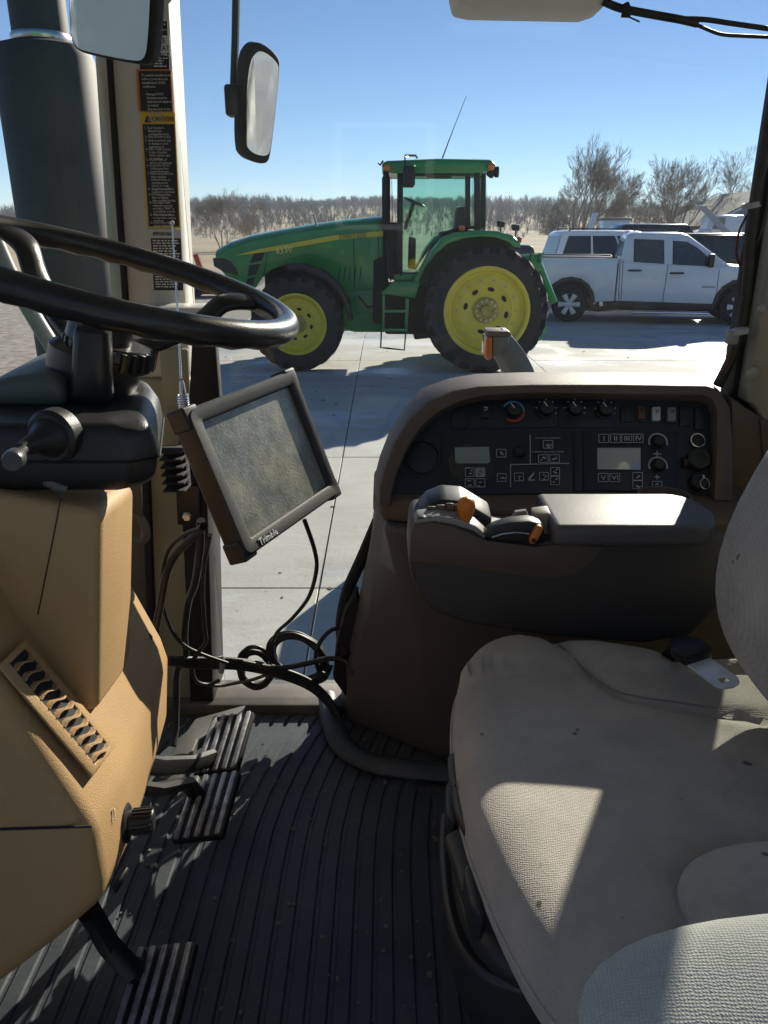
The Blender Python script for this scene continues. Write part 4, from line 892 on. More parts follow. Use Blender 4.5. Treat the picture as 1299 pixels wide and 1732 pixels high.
# ---------------------------------------------------------------- right-hand console
con = thing('side_console', 'dark brown side console with a recessed navy instrument panel under the right window', 'console', rel(.3, 1.45, FZ))
def ring(z, pl, pf, fy): # footprint: left-far, left-front, front run to the right
    return [rel(pl[0], 1.645, z), rel(pl[0], pl[1], z), rel(pl[0]+.02, pl[1]-.05, z), rel(pf[0]-.03, pf[1]+.025, z), rel(pf[0], pf[1], z), rel(.35, fy, z), rel(.735, fy, z), rel(.735, 1.645, z)]
MB().loft([ring(FZ, (-.105, 1.60), (.12, 1.41), 1.34), ring(-.95, (-.098, 1.585), (.09, 1.41), 1.34), ring(-.80, (-.058, 1.56), (.07, 1.40), 1.33), ring(-.65, (-.030, 1.53), (.05, 1.39), 1.32), ring(-.56, (-.018, 1.50), (.03, 1.38), 1.30), ring(-.545, (-.016, 1.49), (.03, 1.38), 1.30)]).build('console_body', M_BRN, con, bevel=.02, seg=3, ang_b=18)
# ledge under the panel
lg = [rel(-.022, 1.645, -.545), rel(-.022, 1.47, -.545), rel(-.004, 1.43, -.545), rel(.06, 1.40, -.545), rel(.735, 1.31, -.545), rel(.735, 1.645, -.545)]
MB().prism(lg, (0, 0, .045)).build('console_ledge', M_BRN2, con, bevel=.012, seg=3)
fp0 = rel(0, 1.42, -.497); fn = Vector((0, -.199, .14)).normalized(); fu = Vector((0, .14, .199)).normalized()
fx = Vector((1, 0, 0))
outer = [(641, 856), (643, 825), (652, 790), (668, 748), (692, 710), (725, 680), (765, 662), (810, 654), (900, 651), (1050, 651), (1195, 653), (1218, 660), (1236, 690), (1241, 760), (1241, 848)]
inner = [(660, 854), (664, 825), (673, 793), (690, 755), (712, 722), (742, 696), (778, 678), (818, 668), (900, 664), (1050, 666), (1190, 668), (1205, 674), (1213, 692), (1212, 760), (1208, 846)]
def PF(u, v, off=0): return hit(u, v, fp0, fn) + fn*off
REC = -.030
def PP(u, v, off=0): return hit(u, v, fp0 + fn*REC, fn) + fn*off
secs = []
for (ou, ov), (iu, iv) in zip(outer, inner):
    o_, i_ = PF(ou, ov), PF(iu, iv); secs.append([o_, i_, i_ + fn*(REC-.012), o_ + Vector((-.012 if ou < 760 else 0, .085, .012 if ov < 700 else 0))])
MB().loft(secs).build('bezel_hood', M_BRN2, con, bevel=.004, seg=2, angle=35)
panel = MB().prism([PF(u, v, REC-.003) + (PF(u, v)-PF(930, 770))*.03 for u, v in inner], fn*-.012).build('instrument_panel', M_PANEL, con)
def onp(pts, name, m, h, base=-.002, par=panel, bevel=0): return MB().prism([PP(u, v, base-.003) for u, v in pts], fn*(h-base)).build(name, m, par, bevel=bevel)
def rect(u, v, w, h): return [(u-w/2, v-h/2), (u+w/2, v-h/2), (u+w/2, v+h/2), (u-w/2, v+h/2)]
onp([(748, 733), (968, 731), (969, 833), (747, 838)], 'control_module', M_PANEL2, .003, bevel=.001)
onp([(971, 732), (985, 732), (985, 830), (971, 831)], 'filler_module', M_PANEL2, .002, bevel=.001)
onp([(988, 728), (1148, 731), (1147, 831), (987, 829)], 'control_module', M_PANEL2, .003, bevel=.001)
onp([(795, 676), (942, 674), (942, 722), (793, 725)], 'switch_module', M_PANEL2, .002, bevel=.001)
onp([(945, 674), (1040, 674), (1040, 722), (945, 722)], 'switch_module', M_PANEL2, .002, bevel=.001)
def bars(segs, name='print_line', m=M_PRINT, off=.0045, wpx=1.1, par=panel):
    mb = MB()
    for (u0, v0, u1, v1) in segs:
        a, b = PP(u0, v0, off), PP(u1, v1, off); d = (b-a).normalized(); s = fn.cross(d)*(wpx*.5*.00122)
        mb.prism([a-s, b-s, b+s, a+s], fn*.0004)
    return mb.build(name, m, par, angle=None)
rndi = random.Random(5)
def button(u, v, w=15, h=14, glyph=None, lit=False, m=M_PANEL2):
    b = onp(rect(u, v, w, h), 'button', mat('button_lit', (.30, .32, .36), .5) if lit else m, .0045, bevel=.0006)
    x0, x1, y0, y1 = u-w/2, u+w/2, v-h/2, v+h/2
    bars([(x0, y0, x1, y0), (x1, y0, x1, y1), (x1, y1, x0, y1), (x0, y1, x0, y0)], 'button_outline', off=.0052, par=b, wpx=.9)
    if isinstance(glyph, str): text(glyph, 'button_numeral', M_PRINT, PP(u, v-5.2, .0055), fx, fu, .0145, b, align='CENTER', sx=1.15)
    else:
        mk = m if lit else M_PRINT
        q = []
        for _ in range(3):
            a_, b_ = rndi.uniform(-.3, .1), rndi.uniform(-.25, .3); q.append((u+a_*w, v+b_*h, u+(a_+rndi.uniform(.15, .4))*w, v+(b_+rndi.choice((0, 0, -.2, .2)))*h))
        bars(q, 'button_symbol', mk, off=.0054, wpx=1.6, par=b)
    return b
for u, v, l in ((794, 800, 0), (812, 800, 1), (794, 818, 0), (812, 818, 0)): button(u, v, 15, 14, lit=bool(l))
button(847, 768, 16, 13); button(848, 809, 15, 13)
button(926, 753, 16, 13); button(918, 777, 16, 13); button(937, 777, 16, 13)
button(877, 808, 15, 13); button(919, 807, 15, 13); button(938, 799, 15, 14); button(938, 814, 15, 14)
bars([(893, 813, 902, 803), (893, 813, 904, 813), (894, 810, 903, 801)], 'panel_symbol', wpx=1.8)
bars([(896, 737, 896, 786), (863, 787, 962, 785), (863, 787, 863, 825)])
for s_, u, v, sz in (('AUTOMATIC POWERSHIFT', 926, 740.5, .0042), ('IMPLEMENT MANAGEMENT SYSTEM', 926, 764, .0040)):
    text(s_, 'panel_lettering', M_PRINT, PP(u, v, .0045), fx, fu, sz, panel, align='CENTER', depth=.0002)
# round display window at left, silver display at right
oc = [(797 + 38*math.cos(a_)*1.0, 785 + 33*math.sin(a_)) for a_ in [2*math.pi*i/24 for i in range(24)]]
onp(oc, 'display_surround', mat('smoke_lens', (.016, .02, .024), .2, spec=.7), .0034)
onp([(769, 757), (827, 756), (829, 781), (826, 784), (774, 784), (770, 781)], 'display', M_LCD, .0046, bevel=.0005)
onp([(1008, 756), (1084, 756), (1085, 797), (1007, 796)], 'display_rim', M_PANEL, .0042, bevel=.0005)
onp([(1010, 758), (1083, 758), (1083, 795), (1010, 794)], 'display', M_LCD2, .0052, bevel=.0004)
for s_, u in (('I', 1020), ('II', 1039.5), ('III', 1058.5), ('IV', 1078)): button(u, 743, 16.5, 14, s_)
for s_, u in (('V', 1019), ('VI', 1038.5)): button(u, 809, 16.5, 14, s_)
button(1077, 807, 16, 13); button(1077, 821, 16, 13); button(1110, 822, 16, 13)
def knob(u, v, rpx, h=.016, pointer=None, m=M_BLK, name='knob'):
    r = rpx*.00122; c = PP(u, v, 0)
    k = MB().lathe(c, fn, [(r*1.12, -.002), (r*1.12, .003), (r, .004), (r*.88, h), (r*.75, h+.0015), (0, h+.0015)], 28).build(name, m, panel)
    if pointer is not None:
        d = fx*math.cos(pointer) + fu*math.sin(pointer); s_ = fn.cross(d)*.0009; o_ = c + fn*(h+.002)
        MB().prism([o_ + d*r*.05 - s_, o_ + d*r*.82 - s_, o_ + d*r*.82 + s_, o_ + d*r*.05 + s_], fn*.0006).build('pointer', mat('pointer_white', (.6, .6, .58), .5), k)
    return k
def arc_mark(u, v, rpx, a0, a1, m, w=2.2, name='dial_arc'):
    r = rpx*.00122; c = PP(u, v, .0036); n = 18; ps = [a0 + (a1-a0)*i/n for i in range(n+1)]; ww = w*.00122/2
    q = lambda a_, rr: c + (fx*math.cos(a_) + fu*math.sin(a_))*rr
    mb = MB()
    for i in range(n): mb.prism([q(ps[i], r-ww), q(ps[i], r+ww), q(ps[i+1], r+ww), q(ps[i+1], r-ww)], fn*.0004)
    mb.build(name, m, panel, angle=None)
arc_mark(868, 697, 17.5, R(150), R(0), mat('dial_blue', (.06, .28, .40), .5), 3.4); arc_mark(868, 697, 17.5, R(0), R(-130), mat('dial_red', (.42, .05, .04), .5), 3.4)
for u, v, r_ in ((868, 697, 13), (923, 694, 13), (971, 694, 12.5), (1022, 695, 13)):
    knob(u, v, r_, .018, R(122))
for u, v in ((923, 694), (971, 694), (1022, 695)):
    bars([(u+17*math.cos(a_)-1, v-17*math.sin(a_), u+17*math.cos(a_)+1.4, v-17*math.sin(a_)) for a_ in (R(170), R(130), R(90), R(50), R(10), R(-20))], 'dial_marks', wpx=2.0, off=.0042)
for u, v in ((1112, 749), (1112, 789)):
    arc_mark(u, v, 15, R(200), R(-20), mat('dial_grey', (.36, .38, .40), .5), 2.6); knob(u, v, 10.5, .014)
knob(878, 765, 9.5, .008)
bars([(1104, 769, 1117, 769), (1110, 764, 1110, 774), (1106, 808, 1115, 808), (1110, 804, 1110, 812)], 'panel_symbol', wpx=1.4)
def rocker(u, v, w, h, m, glyph=None):
    onp(rect(u, v, w+5, h+5), 'switch_rim', M_BLK, .003, bevel=.0008)
    r_ = onp(rect(u, v, w, h), 'rocker_switch', m, .009, bevel=.002)
    if glyph: bars([(u-w*.25, v-h*.2, u+w*.25, v-h*.2), (u-w*.2, v, u+w*.2, v-h*.1)], 'switch_symbol', glyph, off=.0098, wpx=1.6, par=r_)
rocker(821, 697, 13, 24, M_BLK, M_PRINT); rocker(1084, 699, 13, 22, mat('switch_brown', (.085, .04, .018), .4), M_BLK)
rocker(1109, 701, 14, 23, mat('switch_white', (.50, .52, .54), .35), M_BLK); rocker(1135, 702, 14, 23, mat('switch_grey', (.22, .23, .24), .4), M_BLK)
for u, v, w, h in ((777, 706, 26, 38), (1059, 700, 19, 28), (1159, 703, 19, 34), (1185, 708, 20, 38)): onp(rect(u, v, w, h), 'blank_cover', M_PANEL2, .004, bevel=.0015)
# round vent disc
c = PP(715, 773, 0); r_ = .0335
MB().lathe(c, fn, [(r_*1.05, -.004), (r_*1.05, .004), (r_*.96, .005), (r_*.9, .001), (r_*.3, .006), (0, .006)], 36).build('round_vent', M_PANEL2, panel)
# sockets and key switch
c = PP(1179, 746, 0); so = MB().lathe(c, fn, [(.0145, -.002), (.0145, .004), (.0125, .0045), (.0115, .0015), (0, .0015)], 28).build('power_socket', M_BLK, panel)
MB().lathe(c, fn, [(.0150, .001), (.0150, .0052), (.0128, .0055), (.0128, .001)], 28, caps=False).build('socket_ring', M_CHROME, so)
c = PP(1180, 779, 0); co_ = MB().lathe(c, fn, [(.023, -.002), (.023, .012), (.020, .015), (.010, .0155), (.009, .013), (0, .013)], 28).build('socket_cap', M_BLK, panel)
MB().bb(c.x-.032, c.x-.018, c.y-.012, c.y+.004, c.z-.012, c.z+.006).build('cap_hinge', M_BLK, co_, bevel=.002)
c = PP(1179, 817, 0); ks = MB().lathe(c, fn, [(.018, -.002), (.018, .010), (.015, .014), (0, .014)], 28).build('key_switch', M_BLK, panel)
MB().prism([c + fn*.014 + fx*-.002, c + fn*.014 + fx*.002, c + fn*.034 + fx*.002, c + fn*.034 - fx*.002], fu*.006).build('key', M_STEEL, ks)
kr = MB(); kr.tube([c + fn*.036 + fu*-.004 + fx*(.009*math.cos(a_)) + fu*(.011*math.sin(a_)-.008) for a_ in [2*math.pi*i/14 for i in range(15)]], .0008, 5); kr.build('key_ring', M_STEEL, ks)
# cup holder standing on the ledge
cp = rel(0, 0, 0); pc_ = aY(1122, 850, 1.33)
cup = MB().lathe(Vector((pc_.x, 1.33, CAM_H-.502)), (0, 0, 1), [(.042, 0), (.046, .044), (.0475, .047), (.0435, .047), (.038, .002), (0, .002)], 40)
cup.build('cup_holder', M_BRN2, con)
# black hose and boot on the outer edge of the console
MB().tube(spline([aY(u, v, Y) for u, v, Y in ((640, 880, 1.6), (612, 945, 1.61), (588, 1000, 1.61), (578, 1050, 1.6), (580, 1085, 1.58), (588, 1110, 1.55))], 6), .014, 8).build('edge_seal', M_BLKM, con)
MB().prism([aY(u, v, 1.56) for u, v in ((582, 1035), (604, 1000), (612, 1060), (590, 1190), (562, 1150), (568, 1090))], (0, .05, 0)).build('lower_boot', M_BLKM, con, bevel=.01)
# ---------------------------------------------------------------- control armrest
arm = thing('control_armrest', 'dark brown control armrest with orange lever and grey padded lid right of the seat', 'armrest', rel(.3, 1.17, -.66))
AY = 1.12
side = [(699, 886), (694, 905), (691, 950), (697, 980), (712, 1012), (730, 1034), (790, 1056), (930, 1078), (1090, 1090), (1170, 1076), (1215, 1030), (1232, 930), (1232, 905), (940, 905), (926, 916), (905, 922), (880, 918), (845, 914), (822, 912), (800, 900), (770, 889), (735, 882)]
MB().prism([aY(u, v, AY) for u, v in side], (0, .12, .0)).build('armrest_body', M_ARM, arm, bevel=.008, seg=3)
up = [(700, 888), (695, 905), (692, 951), (760, 956), (860, 972), (930, 979), (975, 973), (1010, 945), (1022, 924), (940, 921), (905, 925), (822, 914), (770, 892), (735, 885)]
MB().prism([aY(u, v, AY-.003) for u, v in up], (0, .02, 0)).build('side_cover', M_BRN2, arm, bevel=.003)
# padded lid
def pad(u0, u1, zt, zb, y0, y1, name, m, par):
    x0, x1 = aY(u0, 900, y0).x, aY(u1, 900, y0).x; n = 10; rc = .05
    pts = [(x0, y0), (x1-rc, y0)] + [(x1-rc+math.sin(a_)*rc, (y0+y1)/2 - math.cos(a_)*(y1-y0)/2) for a_ in [math.pi*i/n for i in range(1, n)]] + [(x1-rc, y1), (x0, y1)]
    return MB().prism([rel(x, y, zb) for x, y in pts], (0, 0, zt-zb)).build(name, m, par, bevel=.011, seg=4)
M_PAD = mat('grey_vinyl_pad', (.085, .08, .085), .45, var=.06, bump=.25, bscale=700)
pad(937, 1237, -.424, -.459, 1.09, 1.25, 'padded_lid', M_PAD, arm)
# control deck: lighter stepped strip, dark rocker bank behind
deck = mat('deck_grey', (.26, .255, .245), .45, var=.08)
MB().prism([aY(u, v, AY+.004) for u, v in ((700, 889), (706, 878), (740, 874), (775, 878), (805, 890), (824, 905), (820, 912), (800, 899), (770, 890), (735, 884))], (0, .035, .004)).build('control_deck', deck, arm, bevel=.003)
for k in range(4):
    u = 708+17*k; p = aY(u+5, 879 - (1.5 if k else 0)+k*1.2, AY+.012); MB().box(p + V(0, 0, .004), (.012, .014, .006)).build('deck_switch', M_BLK, arm, bevel=.0015)
MB().prism([aY(u, v, AY+.045) for u, v in ((706, 878), (722, 858), (750, 847), (785, 850), (805, 862), (835, 880), (820, 905), (780, 892), (740, 880))], (0, .06, .01)).build('rocker_bank', M_BLK, arm, bevel=.006)
for k in range(4):
    u, v = 728+15*k, 866-2.6*k if k < 3 else 862; MB().box(aY(u, v, AY+.06) + V(0, -.012, .008), (.014, .04, .012), Matrix.Rotation(R(-20), 3, 'X')).build('rocker', M_BRN2, arm, bevel=.003)
lv = aY(786, 893, AY+.02); tpv = aY(789, 850, AY+.010)
MB().tube([lv, lv.lerp(tpv, .35)], .004, 8).build('lever_stem', M_BLK, arm)
dl = (tpv-lv).normalized(); MB().lathe(lv.lerp(tpv, .25), dl, [(.007, 0), (.0100, .006), (.0132, .020), (.0145, .029), (.0128, .038), (.0075, .043), (0, .0445)], 20).build('orange_lever', M_ORANGE, arm)
# throttle quadrant
quad_ = [(818, 906), (835, 893), (862, 884), (895, 881), (918, 886), (922, 905), (905, 922), (880, 919), (850, 916), (832, 914)]
MB().prism([aY(u, v, AY-.006) for u, v in quad_], (0, .03, 0)).build('throttle_quadrant', M_BLK, arm, bevel=.004)
MB().tube([aY(u, v, AY-.009) for u, v in ((832, 909), (850, 903), (872, 900.5), (895, 903))], .0016, 6).build('quadrant_teeth', M_STEEL, arm)
MB().prism([aY(u, v, AY-.012) for u, v in ((908, 888), (919, 891), (918, 902), (905, 922), (897, 921), (895, 912))], (0, .016, 0)).build('orange_slider', M_ORANGE, arm, bevel=.004)
MB().lathe(aY(902.5, 914, AY-.012), (0, -1, 0), [(.0035, 0), (.0035, .002), (0, .002)], 12).build('slider_pin', M_BLK, arm)
tb = MB(); tb.prism([aY(u, v, AY+.02) for u, v in ((902, 872), (932, 868), (936, 900), (925, 906), (905, 895))], (0, .03, .004)); tb.build('hinge_block', mat('worn_tan', (.30, .27, .20), .5, var=.15), arm, bevel=.004)
MB().tube([aY(u, v, AY+.05) for u, v in ((868, 878), (874, 868), (886, 866), (890, 878))], .006, 8).build('small_lever', deck, arm)

# ---------------------------------------------------------------- operator seat
seat = thing('operator_seat', 'grey cloth operator seat with black plastic base', 'seat', rel(.36, .80, FZ))
ZT = -.60
def outline(a_):      # plan of the cushion: squarish, rounded front, a little skewed
    return None
edge = [aZ(u, v, ZT) for u, v in ((960, 1648), (935, 1622), (880, 1540), (830, 1440), (790, 1335), (773, 1240), (773, 1150), (790, 1105), (832, 1074), (900, 1064), (1000, 1075), (1100, 1090), (1140, 1110))]
edge = spline(edge, 5)
back = [rel(.62, 1.00, ZT), rel(.66, .80, ZT), rel(.62, .44, ZT), rel(.40, .36, ZT), rel(.22, .40, ZT)]
loop = edge + spline([edge[-1]] + back + [edge[0]], 5)[1:-1]
cen = rel(.36, .76, ZT); n_ = len(loop); NR = 34
gro = spline([aZ(u, v, ZT) for u, v in ((925, 1066), (960, 1095), (1000, 1135), (1040, 1160), (1090, 1172), (1160, 1182), (1240, 1195), (1330, 1210))], 6)
gro2 = spline([aZ(u, v, ZT+.02) for u, v in ((1168, 1560), (1166, 1500), (1172, 1455), (1190, 1425), (1220, 1408), (1260, 1400), (1330, 1393))], 6)
def dist(p, pl): return min((Vector((p.x-q.x, p.y-q.y)).length for q in pl))
vv, ff = [], []
for r in range(NR+1):
    f = r/NR
    for i in range(n_):
        p = cen.lerp(loop[i], f); e = (1-f)
        z = 0.0
        if f > .80: q = (f-.80)/.20; z -= .030*(1-math.sqrt(max(0, 1-q*q)))
        z -= .016*math.exp(-((p.x-.42)/.16)**2 - ((p.y-.80)/.18)**2)
        dg = dist(p, gro); z -= .010*math.exp(-(dg/.011)**2)
        if p.y > .98: z += .012*min(1, dg/.05)
        dg = dist(p, gro2); z -= .008*math.exp(-(dg/.014)**2)
        inside = (p.x > aZ(1168, 1500, ZT).x and p.y < aZ(1240, 1402, ZT).y)
        vv.append((p.x, p.y, p.z + z))
for r in range(NR):
    for i in range(n_):
        j = (i+1) % n_; ff.append((r*n_+i, r*n_+j, (r+1)*n_+j, (r+1)*n_+i))
k0 = NR*n_
prev = k0
for dz, sc in ((-.030, 1.012), (-.055, 1.0), (-.08, .965), (-.10, .90)):
    s0 = len(vv)
    for i in range(n_):
        p = cen + (loop[i]-cen)*sc; vv.append((p.x, p.y, CAM_H+ZT-.030+dz))
    for i in range(n_): j = (i+1) % n_; ff.append((prev+i, prev+j, s0+j, s0+i))
    prev = s0
ff.append(tuple(prev+i for i in range(n_)))
cu = MB().add(vv, ff); cu.build('cushion', M_FAB, seat, angle=80)
def sup(t, p): return math.copysign(abs(t)**p, t)
def pillow(c, hx, hy, hz, e1, e2, M=None, nu=36, nv=22):
    v_, f_ = [], []
    for j in range(nv+1):
        ph = -math.pi/2 + math.pi*j/nv
        for i in range(nu):
            th = 2*math.pi*i/nu; q = Vector((hx*sup(math.cos(ph), e1)*sup(math.cos(th), e2), hy*sup(math.cos(ph), e1)*sup(math.sin(th), e2), hz*sup(math.sin(ph), e1)))
            v_.append(c + (M @ q if M is not None else q))
    for j in range(nv):
        for i in range(nu): k = (i+1) % nu; f_.append((j*nu+i, j*nu+k, (j+1)*nu+k, (j+1)*nu+i))
    return MB().add(v_, f_)
pillow(rel(.475, .535, -.612), .195, .088, .052, .6, .55).build('side_bolster', M_FAB, seat, angle=80)
# backrest: leaning padded shell
def sup(t, p): return math.copysign(abs(t)**p, t)
bv, bf = [], []; nu, nv = 40, 26
for j in range(nv+1):
    ph = -math.pi/2 + math.pi*j/nv
    for i in range(nu):
        th = 2*math.pi*i/nu
        x = .13*sup(math.cos(ph), .85)*sup(math.cos(th), .8); y = .295*sup(math.cos(ph), .5)*sup(math.sin(th), .55); z = .40*sup(math.sin(ph), .6)
        x += .035*(y/.29)**2*-1.0
        p = Matrix.Rotation(R(27), 3, 'Y') @ Vector((x, y, z)); bv.append(rel(.690, .77, -.22) + p)
for j in range(nv):
    for i in range(nu): k = (i+1) % nu; bf.append((j*nu+i, j*nu+k, (j+1)*nu+k, (j+1)*nu+i))
MB().add(bv, bf).build('backrest', M_FAB, seat, angle=80)
# left armrest (near): rounded cloth pad
av, af = [], []; nu, nv = 36, 24
cA = aZ(1190, 1690, -.385)
for j in range(nv+1):
    ph = -math.pi/2 + math.pi*j/nv
    for i in range(nu):
        th = 2*math.pi*i/nu
        x = .165*sup(math.cos(ph), .55)*sup(math.cos(th), .75); y = .062*sup(math.cos(ph), .6)*sup(math.sin(th), .8); z = .036*sup(math.sin(ph), .75)
        av.append(rel(.275, .305, -.415) + Matrix.Rotation(R(-4), 3, 'Y') @ Vector((x, y, z)))
for j in range(nv):
    for i in range(nu): k = (i+1) % nu; af.append((j*nu+i, j*nu+k, (j+1)*nu+k, (j+1)*nu+i))
lar = MB().add(av, af).build('left_armrest', weave_mat('armrest_cloth', (.60, .58, .55), .0021, .5, 1.1), seat, angle=80)
# pan, skirt, levers and suspension below the cushion
M_SEATP = mat('seat_plastic', (.035, .037, .038), .42, var=.12, scale=14, bump=.12, bscale=500)
MB().loft([[rel(cen.x + (p.x-cen.x)*s_, cen.y + (p.y-cen.y)*s_, z) for p in loop[::3]] for s_, z in ((.90, -.70), (.88, -.76), (.80, -.80))]).build('seat_pan', M_BLKM, seat, angle=40)
sk = [(752, 1390), (750, 1450), (756, 1530), (772, 1600), (800, 1645), (840, 1672), (900, 1688), (975, 1690)]
pts = spline([aZ(u, v, -.84) for u, v in sk], 6)
secs = []
for i, p in enumerate(pts):
    d = (pts[min(i+1, len(pts)-1)] - pts[max(i-1, 0)]).normalized(); o_ = Vector((d.y, -d.x, 0)); o_ = o_ if o_.dot(p-cen) > 0 else -o_
    secs.append([p + o_*.006 + V(0, 0, .012), p + V(0, 0, .02), p - o_*.014 + V(0, 0, .016), p - o_*.030 - V(0, 0, .015), p - o_*.05 - V(0, 0, .12), p - o_*.02 - V(0, 0, .13), p + o_*.002 - V(0, 0, .05)])
MB().loft(secs).build('base_skirt', M_SEATP, seat, bevel=.002, angle=50)
in_ = [(800, 1440), (806, 1500), (822, 1560), (852, 1602), (900, 1632), (965, 1650)]
MB().tube(spline([aZ(u, v, -.775) for u, v in in_], 6), [.030]*31, 10, flat=.8).build('inner_skirt', M_SEATP, seat, angle=60)
MB().tube(spline([aZ(u, v, -.72) for u, v in ((784, 1420), (800, 1470), (812, 1520), (835, 1560))], 6), [.026 - .0004*i for i in range(19)], 10, flat=.7).build('bellows_fold', M_SEATP, seat, angle=60)
MB().prism([aZ(u, v, -.68) for u, v in ((783, 1465), (818, 1430), (832, 1500), (815, 1545), (796, 1530))], (0, 0, -.05)).build('height_bracket', M_SEATP, seat, bevel=.012, seg=3)
MB().tube(spline([aZ(u, v, -.655) for u, v in ((773, 1285), (776, 1320), (781, 1335))], 5), .0125, 10).build('slide_lever', M_SEATP, seat)
MB().tube(spline([aZ(u, v, -.655) for u, v in ((780, 1340), (786, 1375), (800, 1405), (814, 1416))], 5), [.0125]*15+[.008], 10).build('tilt_lever', M_SEATP, seat)
MB().prism([aZ(u, v, -.70) for u, v in ((754, 1322), (770, 1312), (784, 1318), (785, 1372), (768, 1386), (756, 1376))], (0, 0, -.045)).build('fore_aft_handle', M_SEATP, seat, bevel=.012, seg=3)
MB().bb(.22, .60, .55, 1.02, CAM_H-1.095, CAM_H-.98).build('suspension_base', M_BLKM, seat, bevel=.01)
bel = []
for k in range(9):
    s_ = .16 + (.018 if k % 2 else 0); z = -.985 + .024*k
    bel.append([rel(.40 + sup(math.cos(a_), .6)*s_, .78 + sup(math.sin(a_), .6)*(s_+.05), z) for a_ in [2*math.pi*i/32 for i in range(32)]])
MB().loft(bel).build('bellows', M_BLKM, seat, angle=20)
MB().tube([aZ(830, 1690, -1.0), aZ(845, 1780, -1.0)], .014, 8).build('base_rail', mat('worn_tan', (.30, .27, .20), .5, var=.15), seat)

pipe_m = mat('seam_thread', (.22, .205, .19), .9)
MB().tube([p + V(0, 0, -.0075) for p in gro[4:-8]], .0014, 6).build('seam', pipe_m, seat)
MB().tube([cen + (p-cen)*1.012 + V(0, 0, -.060) for p in loop[2:-18]], .0030, 6).build('piping', M_FAB, seat)
# dried mud and crumbs trodden into the mat
rc = random.Random(11); mc = MB()
for _ in range(260):
    x, y, s_ = rc.uniform(-.45, .2), rc.uniform(.35, 1.55), rc.choice((.0015, .002, .002, .003, .0045))
    c_ = rel(x, y, FZ + s_*.4); mc.box(c_, (s_*rc.uniform(.8, 2), s_*rc.uniform(.8, 2), s_), Matrix.Rotation(rc.uniform(0, 3), 3, 'Z'))
tag(mc.build('mud_crumbs', mat('dry_mud', (.20, .17, .13), .95), angle=None), 'dry mud crumbs scattered over the ribbed floor mat', 'dirt', kind='stuff')
rc = random.Random(12); mc = MB()
for _ in range(420):
    x, y = rc.uniform(-4, 11), rc.uniform(3.5, 19); s_ = rc.choice((.006, .009, .013, .02))
    mc.box(Vector((x, y, s_*.15)), (s_*rc.uniform(.8, 2.5), s_*rc.uniform(.8, 2), s_*.4), Matrix.Rotation(rc.uniform(0, 3), 3, 'Z'))
tag(mc.build('yard_debris', mat('wet_dirt', (.12, .10, .08), .9), angle=None), 'clods of dirt and straw lying on the concrete yard', 'dirt', kind='stuff')
# seat belt tongue and boot
belt = thing('seat_belt_latch', 'silver seat belt tongue in a black boot beside the backrest', 'seat belt', aY(1180, 1130, .98))
bo = aY(1170, 1112, .93); bt = aY(1232, 1158, .86)
dx = (bt-bo).normalized(); nz = (V(0, -.45, .9) - dx*V(0, -.45, .9).dot(dx)).normalized(); sy = nz.cross(dx)
bp_ = lambda a_, b_: bo + dx*a_ + sy*b_
L_ = (bt-bo).length
o1 = [bp_(.012, -.0175), bp_(L_-.002, -.0175), bp_(L_+.006, -.012), bp_(L_+.009, 0), bp_(L_+.006, .012), bp_(L_-.002, .0175), bp_(.012, .0175)]
h1 = [bp_(L_-.016, -.007), bp_(L_-.003, -.007), bp_(L_-.003, .007), bp_(L_-.016, .007)]
tg = MB(); na, nb = 7, 4
tg.prism([o1[0], o1[1], bp_(L_-.003, -.0175), h1[1], h1[0], h1[3], h1[2], bp_(L_-.003, .0175), o1[5], o1[6]][:0] or [o1[0], bp_(L_-.016, -.0175), bp_(L_-.016, .0175), o1[6]], nz*.003)
tg.prism([bp_(L_-.016, -.0175), bp_(L_-.003, -.0175), bp_(L_-.003, -.007), bp_(L_-.016, -.007)], nz*.003)
tg.prism([bp_(L_-.016, .0175), bp_(L_-.003, .0175), bp_(L_-.003, .007), bp_(L_-.016, .007)], nz*.003)
tg.prism([bp_(L_-.003, -.0175), o1[2], o1[3], o1[4], bp_(L_-.003, .0175)], nz*.003)
tg.build('tongue', mat('belt_steel', (.75, .77, .82), .4, .3), belt)
MB().prism([bp_(-.035, -.010), bp_(-.012, -.024), bp_(.016, -.022), bp_(.016, .022), bp_(-.012, .024), bp_(-.035, .010)], nz*.018).build('boot', M_BLK, belt, bevel=.004)
MB().tube([bp_(-.03, 0), bp_(-.06, .02) + V(0, .02, -.05), bp_(-.08, .03) + V(0, .03, -.12)], .012, 6, flat=.3).build('webbing', M_BLKM, belt)

# ---------------------------------------------------------------- steering wheel, column and dash
WC = rel(-.2955, .868, -.0487); WN = Vector((.287, -.0155, .958)).normalized(); WR = .195
we = WN.cross(Vector((0, 1, 0))).normalized(); wg = WN.cross(we)
def rimp(a_, r=WR): return WC + (we*math.cos(a_) + wg*math.sin(a_))*r
M_WHEEL = mat('steering_wheel_vinyl', (.012, .012, .013), .30, var=.2, scale=20, bump=.12, bscale=350, dust=.10)
sw = thing('steering_wheel', 'black round steering wheel with angled spokes above the tan dash', 'steering wheel', WC)
rm, nR = MB(), 120; secs = []
for i in range(nR):
    a_ = 2*math.pi*i/nR; c = rimp(a_); ra = (c-WC).normalized()
    rr = .0142; s0 = []
    for k in range(14):
        b_ = 2*math.pi*k/14; bump_ = .0011*math.cos(30*a_) if math.sin(b_) < -.3 else 0
        s0.append(c + ra*math.cos(b_)*(rr) + WN*math.sin(b_)*(rr + bump_))
    secs.append(s0)
secs.append(secs[0]); rm.loft(secs, caps=False); rm.build('rim', M_WHEEL, sw, angle=70)
